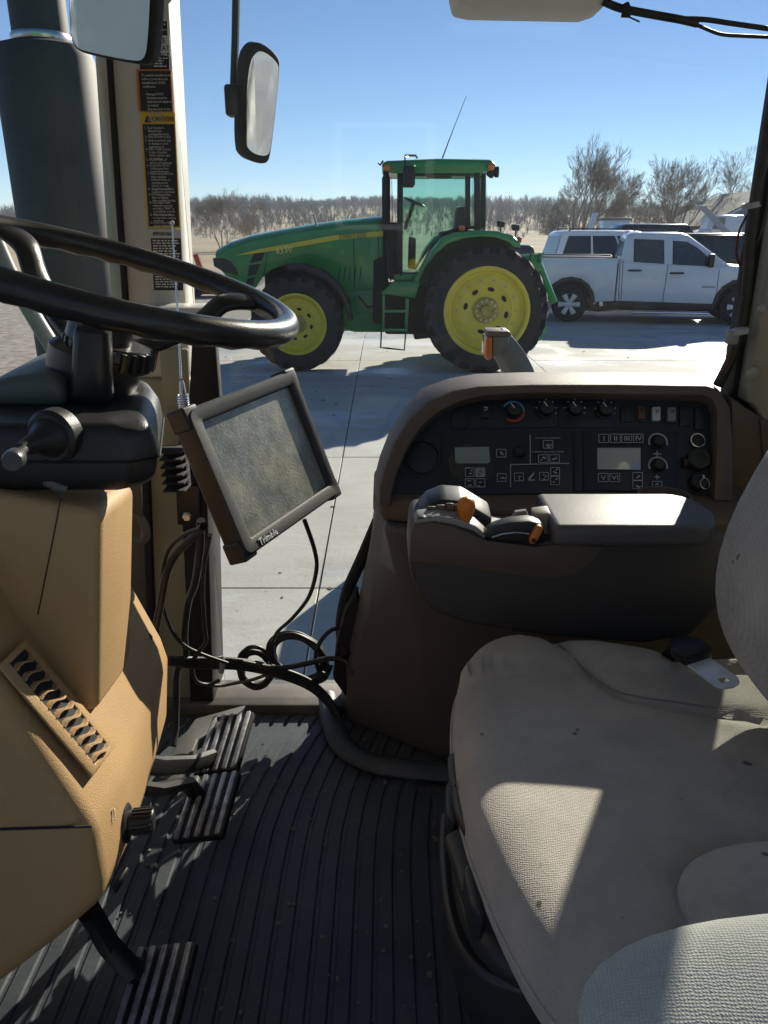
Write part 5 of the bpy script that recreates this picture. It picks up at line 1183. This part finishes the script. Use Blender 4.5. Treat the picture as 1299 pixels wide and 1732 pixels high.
def proj_px(p):
    d = p - CAMP; z = d.dot(FW); return (649.5 + FPX*d.x/z, 866 - FPX*d.dot(UPV)/z)
def rim_near(u, v, far=None):
    best = None
    for i in range(360):
        a_ = 2*math.pi*i/360; q = proj_px(rimp(a_)); e = (q[0]-u)**2 + (q[1]-v)**2
        if best is None or e < best[0]: best = (e, a_)
    return best[1]
hubc = WC - WN*.075
a1, a2 = rim_near(430, 512), rim_near(8, 392); a3 = a1 - R(130)
for a_ in (a1, a2):
    e_ = rimp(a_, WR-.004); m1 = hubc + (e_-WC)*.28; m2 = hubc.lerp(e_, .62) - WN*.012
    tn = (e_-WC).normalized().cross(WN)
    sp_ = spline([hubc - WN*.01, m1, m2, rimp(a_, WR-.045) - WN*.010, e_ - WN*.002], 6); secs = []
    for i, p in enumerate(sp_):
        f = i/(len(sp_)-1); wdt = .016 + (.012*max(0, f-.7)/.3); th = .009
        d = (sp_[min(i+1, len(sp_)-1)] - sp_[max(i-1, 0)]).normalized(); up_ = tn.cross(d)
        secs.append([p + tn*wdt*math.cos(b_) + up_*th*math.sin(b_) for b_ in [2*math.pi*k/12 for k in range(12)]])
    MB().loft(secs).build('spoke', M_WHEEL, sw, angle=60)
MB().lathe(hubc - WN*.03, WN, [(.045, -.10), (.047, -.05), (.050, 0), (.050, .022), (.036, .028), (.034, .055), (.0, .055)], 36).build('hub', M_WHEEL, sw)
kn = MB(); kc = WC - WN*.094 + V(.012, .008, 0)
for k in range(26):
    b_ = 2*math.pi*k/26; d = we*math.cos(b_) + wg*math.sin(b_); t_ = -we*math.sin(b_) + wg*math.cos(b_)
    kn.prism([kc + d*.044 - t_*.0035, kc + d*.0515 - t_*.002, kc + d*.0515 + t_*.002, kc + d*.044 + t_*.0035], WN*.020)
kn.lathe(kc, WN, [(.047, -.004), (.047, .018), (.044, .022), (0, .022)], 36)
kn.build('tilt_collar', M_WHEEL, sw)
MB().prism([aY(u, v, .80) for u, v in ((118, 545), (178, 548), (184, 690), (112, 684))], (0, .03, 0)).build('column_shroud', M_WHEEL, sw, bevel=.012, seg=3)

dash = thing('dash_console', 'tan front dash console with louvred vents and a black control stalk housing', 'dashboard', rel(-.4, .85, FZ))
# pedestal (upper box)
def corner(u, v, Y): return aY(u, v, Y)
xl = -.78
n0, n1 = aY(172, 862, .70), aY(166, 1208, .70); f0, f1 = aY(227, 818, .93), aY(221, 1128, .93)
bot0, top0 = [rel(xl, .70, -.40), n1, f1, rel(xl, .93, -.40)], [rel(xl, .70, -.165), n0, f0, rel(xl, .93, -.165)]
MB().loft([bot0, top0]).build('pedestal', M_TAN, dash, bevel=.014, seg=4)
MB().tube([aY(103, 842, .699), aY(88, 920, .699), aY(64, 1040, .699)], .0006, 5).build('pedestal_seam', M_BLKM, dash)
# lower dash: side profile lofted between the near and the far flank
slA, slB = aY(0, 1172, .60), aY(150, 1398, .60)
sl = (slB-slA).normalized(); sn = sl.cross(Vector((0, 1, 0))); sn = sn if sn.z > 0 else -sn
near = [rel(-.80, .60, -.05-.32) , slA, slB, aY(160, 1420, .60), aY(177, 1526, .60), aY(95, 1598, .60), aY(0, 1672, .60), rel(-.80, .60, -.95), rel(-.80, .60, -.42)]
near[0] = slA + sl*-.14; near[0].y = .60; near[-1].z = near[0].z
shift = Vector((-.060, .47, -.05))
far = [p + shift for p in near]; far[3] = far[3] + V(.004, 0, -.02); far[4] = far[4] + V(-.01, 0, -.06); far[5] = far[5] + V(0, 0, -.08)
mid = [p.lerp(q, .5) + V(.004, 0, -.01) for p, q in zip(near, far)]
MB().loft([near, [p.lerp(q, .25) + V(.006, 0, -.006) for p, q in zip(near, far)], mid, far]).build('lower_dash', M_TAN, dash, bevel=.022, seg=5, ang_b=20)
MB().tube([aY(0, 1403, .5985), aY(155, 1398, .5985)], .0013, 5).build('panel_seam', M_BLKM, dash)
sp1 = [aY(u, v, Y) for u, v, Y in ((157, 1398, .605), (195, 1345, .68), (212, 1290, .74), (208, 1255, .79), (196, 1245, .80))]
# louvred vent on the sloping top
def SL(u, v, off=0): return hit(u, v, slA, sn) + sn*off
def vent(q, nf, parent):
    a, b, c, d = [SL(u, v, .002) for u, v in q]        # a-b inner long edge, d-c outer long edge
    cen_ = (a+b+c+d)/4
    fr_o = [cen_ + (p-cen_)*1.0 for p in (a, b, c, d)]; fr_i = [a.lerp(b, .04).lerp(d.lerp(c, .04), .2), a.lerp(b, .95).lerp(d.lerp(c, .95), .2), a.lerp(b, .95).lerp(d.lerp(c, .95), .78), a.lerp(b, .04).lerp(d.lerp(c, .04), .78)]
    rg = MB(); secs = []
    for i in (0, 1, 2, 3, 0): secs.append([fr_o[i], fr_o[i] + sn*.0025, fr_i[i] + sn*.004, fr_i[i] - sn*.001])
    rg.loft(secs, caps=False); v_ = rg.build('vent_frame', M_TAN, parent, bevel=.002, angle=50)
    MB().prism([p + sn*.0005 for p in fr_i], sn*.0015).build('vent_duct', M_BLKM, v_)
    for k in range(nf):
        f = (k+.6)/nf; p0, p1 = fr_i[0].lerp(fr_i[1], f), fr_i[3].lerp(fr_i[2], f); al = (fr_i[1]-fr_i[0]).normalized(); pm = p0.lerp(p1, .5)
        secs = []
        for t_ in range(7):
            g_ = t_/6; p = p0.lerp(p1, g_) + al*.006*math.sin(math.pi*g_*2)*.5
            hgt = .003 + .0035*math.sin(math.pi*g_)
            secs.append([p - al*.0009 + sn*.002, p + al*.0009 + sn*.002, p + al*.0030 + sn*(.002+hgt), p + al*.0014 + sn*(.002+hgt)])
        MB().loft(secs).build('louvre', M_TAN, v_)
vent(((38, 1083), (192, 1262), (150, 1316), (-10, 1128)), 11, dash)
# far vent on the dash shoulder
v2 = [aY(u, v, 1.03) for u, v in ((226, 1040), (262, 1082), (262, 1102), (226, 1070))]
MB().prism(v2, (0, -.02, .005)).build('far_vent', M_BLKM, dash, bevel=.004)
for k in range(3):
    p = [aY(u+11*k, v+13*k, 1.01) for u, v in ((228, 1050), (233, 1056), (233, 1073), (228, 1068))]; MB().prism(p, (0, .01, 0)).build('louvre', M_BRN2, dash)
for u, v, Y in ((262, 1147, 1.03), (203, 1282, .745)):
    nrm = V(.99, .14, .02); p = aY(u, v, Y); MB().lathe(p, nrm, [(.0055, -.006), (.0055, .002), (.003, .003), (0, .003)], 16).build('screw', M_BLK, dash)
# rotary knob on the lit flank
kp = aY(207, 1392, .70); kn_ = V(.985, .14, .0).normalized()
kb = MB().lathe(kp - kn_*.004, kn_, [(.022, 0), (.022, .010), (.019, .012), (.0135, .012), (.0135, .036), (.011, .039), (0, .039)], 28)
kx = kn_.cross(V(0, 0, 1)).normalized(); ky = kn_.cross(kx)
for k in range(18):
    b_ = 2*math.pi*k/18; d = kx*math.cos(b_) + ky*math.sin(b_); t_ = -kx*math.sin(b_) + ky*math.cos(b_); o_ = kp + kn_*.012
    kb.prism([o_ + d*.013 - t_*.0012, o_ + d*.0152 - t_*.0008, o_ + d*.0152 + t_*.0008, o_ + d*.013 + t_*.0012], kn_*.022)
kb.build('rotary_knob', M_BLK, dash)
text('?', 'knob_symbol', D_TXT, aY(183, 1383, .655) + V(.006, 0, .012), (-.14, .99, 0), (0, 0, 1), .024, dash)
MB().prism([aY(u, v, .66) for u, v in ((188, 1502), (200, 1488), (205, 1494), (195, 1515))], (.004, .02, 0)).build('latch', M_BLK, dash, bevel=.002)
# instrument pod / switch housing around the column
hz = mat('housing_plastic', (.016, .016, .017), .42, var=.15, bump=.2, bscale=500)
def bx(u0, v0, u1, v1, Y, zt, zb, y1, name, m, par, bevel=.016):
    pass
HB = [(-.72, .715), (-.245, .715), (-.222, .735), (-.262, .90), (-.29, .965), (-.72, .975)]
MB().loft([[rel(x*s_ + (1-s_)*-.45, y*s_ + (1-s_)*.84, z) for x, y in HB] for s_, z in ((.90, -.246), (.97, -.235), (1.0, -.212), (.985, -.186), (.93, -.176))]).build('column_housing', hz, dash, bevel=.006, seg=3, ang_b=15)
MB().tube([rel(-.70, .7125, -.212), rel(-.245, .7125, -.212), rel(-.221, .735, -.212), rel(-.261, .90, -.212)], .0010, 5).build('housing_seam', M_BLKM, dash)
pod = [(0, 672), (28, 646), (62, 636), (96, 640), (104, 660), (104, 700), (60, 706), (0, 690)]
MB().prism([aY(u, v, .80) for u, v in ((-60, 690), (-40, 655), (10, 640), (62, 634), (98, 640), (112, 690))], (0, .16, .01)).build('instrument_pod', mat('pod_grey', (.085, .10, .085), .45, var=.1, bump=.15), dash, bevel=.014, seg=4)
bc = aY(88, 742, .705)
bd = V(-.25, -1, .0).normalized()
st = MB().lathe(bc + V(0, .02, 0), bd, [(.026, 0), (.026, .014), (.0225, .018), (.019, .018), (.0165, .024), (.0105, .034), (.007, .052), (.0055, .058)], 28)
bt_ = st.build('stalk_boot', hz, dash)
e0, e1 = bc + bd*.040, aY(22, 779, .60)
MB().tube([e0, e0.lerp(e1, .45), e0.lerp(e1, .62), e1], [.0042, .005, .007, .008], 14).build('stalk', hz, bt_)
dd_ = (e1-e0).normalized(); MB().lathe(e1, dd_, [(.0085, -.018), (.0088, -.012), (.0088, .002), (.0075, .005), (0, .0055)], 20).build('stalk_cap', mat('stalk_grey', (.05, .05, .052), .35), bt_)
MB().prism([aY(u, v, .735) for u, v in ((84, 788), (204, 796), (186, 833), (80, 815))], (0, .14, 0)).build('column_neck', hz, dash, bevel=.006)
MB().tube([aY(78, 812, .725), aY(98, 822, .722), aY(112, 826, .725)], .006, 8).build('release_latch', M_STEEL if False else M_GREY, dash)
MB().prism([aY(u, v, .735) for u, v in ((-30, 745), (70, 800), (86, 818), (96, 828), (-30, 800))], (0, .1, 0)).build('pedestal_cap', M_OLIVE, dash, bevel=.008)

# grab handle on the dark panel behind the dash
hnd = MB().tube(spline([aY(u, v, 1.50) for u, v in ((222, 872), (236, 876), (246, 895), (244, 912), (230, 916))], 5), .010, 8).build('grab_handle', M_GREY); tag(hnd, 'small dark grey handle on the panel just behind the tan pedestal', 'handle')

# ---------------------------------------------------------------- pedals
def pedal(name, label, ctr, ln, wd, rot, arm_pts, ribs=5):
    t = thing(name, label, 'pedal', ctr, group='floor pedals')
    Mx = Matrix.Rotation(R(rot[2]), 3, 'Z') @ Matrix.Rotation(R(rot[1]), 3, 'Y') @ Matrix.Rotation(R(rot[0]), 3, 'X')
    MB().box(ctr, (wd, ln, .014), Mx).build('pad', M_BLK, t, bevel=.004)
    wr = mat('worn_pedal_edge', (.42, .43, .45), .38, .4, var=.4, scale=60)
    for k in range(ribs):
        o_ = Mx @ Vector(((k-(ribs-1)/2)*wd/(ribs), 0, .0085)); MB().box(ctr + o_, (wd/ribs*.48, ln*.97, .006), Mx).build('rib', wr, t, bevel=.0018)
    MB().tube(arm_pts, [.012]*len(arm_pts), 8, flat=1.4).build('arm', M_BLK, t)
    return t
def pc3(u, v, z): return aZ(u, v, z)
c1, c2, c3 = pc3(381, 1258, -.985), pc3(352, 1365, -.965), pc3(260, 1690, -.96)
pedal('brake_pedal', 'far black ribbed brake pedal beside the door post', c1, .150, .095, (12, -14, -7), [c1 + V(-.02, -.03, -.01), aZ(325, 1293, -.95), aZ(270, 1296, -.88), aZ(225, 1290, -.80)])
pedal('brake_pedal', 'near black ribbed brake pedal in the middle of the floor', c2, .135, .095, (12, -14, -7), [c2 + V(-.02, .03, -.01), aZ(318, 1325, -.93), aZ(262, 1336, -.86), aZ(215, 1330, -.78)])
pedal('clutch_pedal', 'worn ribbed clutch pedal at the bottom edge under the tan dash', c3, .140, .090, (10, -12, -4), [c3 + V(-.03, .05, -.01), aZ(222, 1640, -.93), aZ(185, 1600, -.90), aZ(150, 1540, -.82)], ribs=5)

# ---------------------------------------------------------------- guidance monitor
mon = thing('guidance_monitor', 'scuffed black rubber-framed display monitor tilted over the floor', 'monitor', rel(-.186, 1.235, -.48))
mX, mD, mN = Vector((.4138, .9097, .0353)), Vector((.3423, -.1195, -.932)), Vector((.8436, -.3977, .3608))
mO = rel(-.1861, 1.2353, -.3563); mW, mH = .155, .12
def MP(x, y, z=0): return mO + mX*x - mD*y + mN*z
def rrect(w, h, r, z, n=5):
    out = []
    for sx, sy, a0 in ((1, 1, 0), (-1, 1, 90), (-1, -1, 180), (1, -1, 270)):
        for k in range(n+1):
            a_ = R(a0 + 90*k/n); out.append(MP(sx*(w-r) + math.cos(a_)*r, sy*(h-r) + math.sin(a_)*r, z))
    return out
M_BUMP = mat('scuffed_rubber', (.016, .017, .018), .55, var=.15, scale=10, bump=.15, bscale=300, dust=.3, dustcol=(.06, .062, .062))
iw, ih = mW-.026, mH-.024
body = MB().loft([rrect(iw-.002, ih-.002, .003, -.006), rrect(iw, ih, .004, .001), rrect(iw+.004, ih+.004, .006, .003), rrect(mW-.004, mH-.004, .014, .003), rrect(mW, mH, .016, -.003), rrect(mW, mH, .016, -.030), rrect(mW-.010, mH-.010, .014, -.040), rrect(mW-.03, mH-.03, .012, -.058)], caps=False)
hs_ = body.build('housing', M_BUMP, mon, angle=45)
MB().prism(rrect(mW-.031, mH-.031, .012, -.0575), mN*-.002).build('back_cover', M_BLK, mon)
for sx in (-1, 1):
    for sy in (-1, 1):
        x0, x1, y0, y1 = sx*(mW-.030), sx*(mW+.0045), sy*(mH-.030), sy*(mH+.0045)
        q = [MP(x1, y0), MP(x1, y1), MP(x0, y1), MP(x0, sy*(mH-.004)), MP(sx*(mW-.004), y0)]
        MB().prism([p - mN*.034 for p in q], mN*.035).build('corner_guard', M_BUMP, mon, bevel=.009, seg=4)
scr = mat('dusty_screen', (.22, .23, .21), .25, var=.25, scale=30, dust=.8, dustcol=(.58, .54, .40), spec=.8, bump=.35, bscale=260)
MB().prism(rrect(iw, ih, .002, -.0075), mN*.0015).build('screen', scr, mon, angle=None)
text('Trimble', 'brand_lettering', mat('lettering_white', (.8, .81, .82), .5), MP(-.118, -mH+.0185, .0038), mX, -mD, .0165, mon, sx=1.0)
MB().tube([mO - mN*.055, mO - mN*.09 - mD*-.01, rel(-.36, 1.50, -.36)], .013, 8).build('mount_arm', M_BLK, mon)

# ---------------------------------------------------------------- cables
def cable(name, label, pts, r, group='loose cables on the floor and post', m=M_CABLE, cat='cable', n=8):
    return tag(MB().tube(spline([aY(*p) for p in pts], n), r, 8).build(name, m, angle=80), label, cat, group)
cable('cable', 'thin black cable hanging from the lower right of the monitor to the coil', [(515, 880, 1.30), (532, 930, 1.34), (535, 965, 1.38), (522, 1010, 1.45), (495, 1045, 1.5), (470, 1068, 1.53), (462, 1085, 1.55)], .0042)
cable('cable', 'thick black cable looping left from behind the monitor down to the dash', [(345, 890, 1.25), (330, 905, 1.28), (300, 935, 1.32), (282, 970, 1.34), (272, 1020, 1.34), (262, 1072, 1.32)], .0078)
cable('cable', 'outermost thin black cable curving left from the monitor in front of the post', [(340, 893, 1.24), (310, 905, 1.28), (285, 930, 1.32), (275, 970, 1.35), (275, 1020, 1.38), (290, 1065, 1.40), (312, 1092, 1.42), (345, 1108, 1.44), (385, 1122, 1.46)], .0040)
cable('cable', 'straight thick black cable dropping from the monitor along the post edge', [(340, 880, 1.27), (338, 930, 1.30), (330, 985, 1.36), (318, 1020, 1.40), (312, 1070, 1.43), (314, 1110, 1.45), (300, 1135, 1.47), (298, 1180, 1.48), (297, 1230, 1.46), (293, 1262, 1.43)], .0078)
cable('cable', 'thin black cable dropping from the monitor just right of the thick one', [(355, 905, 1.27), (345, 960, 1.32), (343, 1010, 1.38), (346, 1060, 1.42), (348, 1085, 1.44), (334, 1105, 1.46), (326, 1130, 1.48), (332, 1152, 1.5), (352, 1158, 1.52), (372, 1150, 1.53)], .0045)
for k in range(4):
    o_ = k*4.0
    cable('cable', ('topmost', 'second', 'third', 'lowest')[k] + ' black cable of the bundle running right across the door sill', [(285, 1114+o_*.6, 1.40), (330, 1115+o_, 1.46), (400, 1117+o_, 1.5), (460, 1128+o_, 1.53), (520, 1150+o_, 1.55), (555, 1180+o_, 1.55), (575, 1215+o_, 1.53)], .0062)
cable('cable', 'black cable rising from the bundle to the console plug', [(410, 1120, 1.5), (470, 1130, 1.52), (520, 1122, 1.54), (555, 1114, 1.55), (585, 1118, 1.55), (598, 1140, 1.53)], .0062)
cable('cable', 'black plug lead arching from the console edge to the coil', [(578, 1062, 1.58), (560, 1066, 1.57), (542, 1085, 1.56), (534, 1110, 1.56), (540, 1135, 1.56), (556, 1142, 1.56)], .0052)
tie = cable('cable_tie', 'small grey tie around the cable bundle near the post', [(374, 1110, 1.485), (376, 1124, 1.48), (374, 1136, 1.485)], .0065, None, mat('tie_grey', (.35, .36, .37), .5), 'cable tie', 4)
# two coils
def coil(label, u, v, Y, ru, rv, turns, r, seed, tilt=.1):
    rnd = random.Random(seed); pts = []
    for k in range(turns*20+1):
        a_ = 2*math.pi*k/20; w = 1 + .10*math.sin(a_*.37+seed) - .03*(k/20)
        pts.append(aY(u + ru*w*math.cos(a_) + rnd.uniform(-1, 1), v + rv*w*math.sin(a_)*1.0 + tilt*ru*w*math.cos(a_) + rnd.uniform(-.8, .8), Y + .012*math.sin(a_*1.13) + .003*k/20))
    tag(MB().tube(spline(pts, 2), r, 7).build('cable_coil', M_CABLE, angle=80), label, 'cable', 'coiled cables on the door sill')
coil('wide loose coil of black cable on the door sill', 505, 1112, 1.57, 50, 40, 5, .0050, 2, .25)
coil('tight small coil of black cable left of the wide coil', 432, 1130, 1.57, 28, 33, 5, .0050, 6)
cable('cable', 'pale cable tail running left from the small coil along the sill', [(455, 1140, 1.56), (425, 1150, 1.56), (395, 1156, 1.56), (372, 1160, 1.55), (350, 1158, 1.53)], .0042, m=mat('dusty_cable', (.10, .095, .085), .6))
# harness along the rear post and the cable under the roof
def bundle(name, label, paths, cat='cable', group=None):
    t = thing(name, label, cat, aY(*paths[0][0][-1]), group=group)
    for pts, r, m in paths: MB().tube(spline([aY(*p) for p in pts], 8), r, 8).build('wire', m, t, angle=80)
    return t
M_RWIRE = mat('red_wire', (.10, .022, .02), .5)
hb_ = bundle('wiring_harness', 'black wiring harness hanging down the rear edge of the right window', [
    ([(1310, 150, 1.53), (1292, 260, 1.54), (1278, 340, 1.55), (1268, 420, 1.56), (1262, 500, 1.57), (1252, 560, 1.58), (1235, 610, 1.59), (1214, 652, 1.6)], .011, M_CABLE),
    ([(1303, 240, 1.55), (1289, 300, 1.55), (1272, 380, 1.57), (1258, 450, 1.58), (1255, 520, 1.58), (1246, 575, 1.59), (1228, 625, 1.59), (1216, 648, 1.6)], .009, M_CABLE),
    ([(1306, 270, 1.54), (1300, 330, 1.54), (1288, 390, 1.55), (1272, 430, 1.56), (1266, 520, 1.57), (1256, 580, 1.58)], .004, M_CABLE),
    ([(1266, 360, 1.56), (1251, 390, 1.57), (1245, 425, 1.58), (1252, 450, 1.58), (1259, 456, 1.58)], .0024, M_RWIRE),
    ([(1258, 500, 1.565), (1254, 540, 1.57), (1240, 590, 1.58), (1216, 640, 1.59)], .0024, M_RWIRE)])
for u, v in ((1271, 347), (1251, 560)): MB().lathe(aY(u, v, 1.555), (-.2, 0, 1), [(.017, -.005), (.017, .005)], 14).build('tie_band', mat('tie_grey', (.35, .36, .37), .5), hb_)
MB().box(aY(1238, 570, 1.56), (.022, .02, .028)).build('connector', mat('connector_grey', (.25, .25, .24), .5), hb_, bevel=.004)
rc_ = bundle('roof_cable', 'black twin cable tied up below the roof at top right', [
    ([(1020, 2, 1.5), (1050, 14, 1.5), (1100, 24, 1.5), (1150, 33, 1.5), (1180, 40, 1.5)], .0065, M_CABLE),
    ([(1140, 32, 1.5), (1190, 33, 1.5), (1240, 40, 1.5), (1310, 50, 1.5)], .0042, M_CABLE),
    ([(1165, 36, 1.5), (1190, 47, 1.5), (1220, 58, 1.5), (1260, 61, 1.5), (1310, 63, 1.5)], .003, M_CABLE)])
MB().tube([aY(1056, 8, 1.492), aY(1060, 18, 1.49), aY(1058, 30, 1.492)], .008, 8).build('tie_knot', M_BLKM, rc_); MB().tube([aY(1062, 28, 1.495), aY(1082, 37, 1.49)], .0014, 5).build('tie_tail', M_BLKM, rc_)

# ---------------------------------------------------------------- mirrors, antenna, outside fittings
def mirror(name, label, pts, Y0, tilt, depth, inset, tv=0.0):
    t = thing(name, label, 'mirror', aY(pts[0][0], pts[0][1], Y0))
    for _ in range(2):     # round the outline
        q_ = []
        for i in range(len(pts)):
            a_, b_ = Vector(pts[i]), Vector(pts[(i+1) % len(pts)]); q_ += [tuple(a_.lerp(b_, .25)), tuple(a_.lerp(b_, .75))]
        pts = q_
    P = [aY(u, v, Y0 + tilt*(u - pts[0][0]) + tv*(v - 170)) for u, v in pts]; nrm = (P[len(P)//3]-P[0]).cross(P[2*len(P)//3]-P[0]).normalized()
    if nrm.y > 0: nrm = -nrm
    c = sum(P, Vector())/len(P)
    MB().prism([p - nrm*depth for p in P], nrm*depth).build('shell', M_BLKM, t, bevel=.008, seg=3)
    ctr = c; MB().prism([ctr + (p-ctr)*inset + nrm*.0025 for p in P], nrm*.001).build('mirror_glass', M_MIRROR, t, angle=None)
    return t, c, nrm
t1, c, nn_ = mirror('rear_view_mirror', 'black-framed mirror hanging at the top left in front of the post', [(112, -60), (114, 60), (124, 84), (150, 93), (235, 110), (252, 106), (259, 80), (266, -60)], 1.22, -.0002, .03, .90, .0001)
t2, c2_, nn2 = mirror('side_mirror', 'tall black side mirror on a thin rod outside the right window', [(408, 250), (414, 100), (432, 70), (452, 76), (472, 95), (476, 112), (460, 262), (452, 280), (420, 272)], 2.25, .0011, .05, .86, .0003)
MB().tube([aY(400, -40, 2.3), aY(398, 60, 2.3), aY(395, 152, 2.3)], .010, 8).build('rod', M_BLK, t2)
MB().box(aY(398, 171, 2.3), (.05, .05, .075)).build('clamp', M_BLK, t2, bevel=.008)
MB().cyl(aY(398, 171, 2.3), c2_ - nn2*.03, .014, 10).build('pivot', M_BLK, t2)
ant = thing('whip_antenna', 'silver whip antenna with coiled spring base in front of the post decals', 'antenna', aY(312, 690, 1.42))
MB().tube([aY(306, 640, 1.42), aY(300, 520, 1.44), aY(291, 378, 1.46)], [.0022, .0018, .0014], 6).build('whip', M_STEEL, ant)
MB().lathe(aY(291, 378, 1.46), (0, 0, 1), [(.002, -.003), (.0042, 0), (.0042, .003), (.002, .005)], 12).build('tip_ball', M_STEEL, ant)
pb, ptp = aY(312, 694, 1.42), aY(307, 645, 1.42); da = (ptp-pb).normalized()
MB().lathe(pb, da, [(.010, 0), (.010, .004), (.007, .03), (.0045, .052), (.003, .056)], 16).build('base', M_STEEL, ant)
sx_ = da.orthogonal().normalized(); sy_ = da.cross(sx_)
MB().tube([pb + da*(.03*k/70) + (sx_*math.cos(k*.62) + sy_*math.sin(k*.62))*.0098 for k in range(71)], .0017, 6).build('spring', M_CHROME, ant)
# exhaust stack outside the windshield
stk = thing('exhaust_stack', 'large dark exhaust muffler stack standing outside the windshield', 'exhaust', aY(120, 560, 2.3))
sc0 = aY(88, 200, 2.3)
M_STK = mat('stack_dark', (.026, .031, .037), .65, .0, var=.12, scale=5, dust=.12)
MB().lathe(Vector((sc0.x, 2.3, CAM_H-.95)), (0, 0, 1), [(.122, 0), (.126, .02), (.126, 1.36), (.116, 1.385), (.070, 1.40), (.070, 1.75)], 40).build('muffler', M_STK, stk, angle=35)
MB().lathe(Vector((sc0.x, 2.3, CAM_H-.95)), (0, 0, 1), [(.072, 1.395), (.075, 1.40), (.075, 1.412), (.072, 1.417)], 32).build('band', M_STEEL, stk)
MB().tube([Vector((sc0.x-.10, 2.3, CAM_H-.9)), Vector((sc0.x-.25, 2.1, CAM_H-1.2))], .03, 8).build('bracket', M_BLK, stk)
# amber marker lamp on its fender arm
ml = thing('marker_lamp_arm', 'grey curved arm with an amber marker lamp outside the right window', 'marker lamp', aY(870, 655, 2.3))
ap = [(868, 700, 2.35), (880, 650, 2.35), (872, 620, 2.35), (858, 596, 2.35), (846, 580, 2.35), (836, 570, 2.35)]
pts = spline([aY(*p) for p in ap], 6); secs = []
for i, p in enumerate(pts):
    d = (pts[min(i+1, len(pts)-1)] - pts[max(i-1, 0)]).normalized(); s_ = d.cross(V(0, 1, 0)).normalized(); w_ = .050 - .016*i/len(pts)
    secs.append([p + s_*w_ + V(0, -.01, 0), p + s_*w_*.5 + V(0, -.026, 0), p - s_*w_*.3 + V(0, -.026, 0), p - s_*w_ + V(0, -.01, 0), p - s_*w_ + V(0, .03, 0), p + s_*w_ + V(0, .03, 0)])
MB().loft(secs).build('arm', mat('arm_grey', (.20, .20, .20), .5, var=.12, bump=.15), ml, bevel=.003, angle=40)
MB().prism([aY(u, v, 2.31) for u, v in ((824, 560), (862, 560), (866, 568), (826, 570))], (0, .09, 0)).build('lamp_cap', mat('lamp_cap_brown', (.16, .11, .09), .5), ml, bevel=.004)
MB().prism([aY(u, v, 2.31) for u, v in ((822, 570), (833, 570), (833, 606), (828, 611), (820, 606))], (0, .09, 0)).build('amber_lens', M_AMBER, ml, bevel=.006)
MB().prism([aY(u, v, 2.315) for u, v in ((833, 570), (862, 568), (860, 590), (834, 606))], (0, .08, 0)).build('lamp_body', mat('arm_grey', (.20, .20, .20), .5), ml, bevel=.004)
# grey handrail seen through the windshield
hr = tag(MB().tube(spline([aY(u, v, 1.95) for u, v in ((-20, 380), (20, 470), (60, 540), (95, 600), (110, 660))], 6), .020, 10).build('handrail', mat('rail_grey', (.17, .18, .19), .45)), 'grey slanting handrail outside the windshield behind the steering wheel', 'rail')
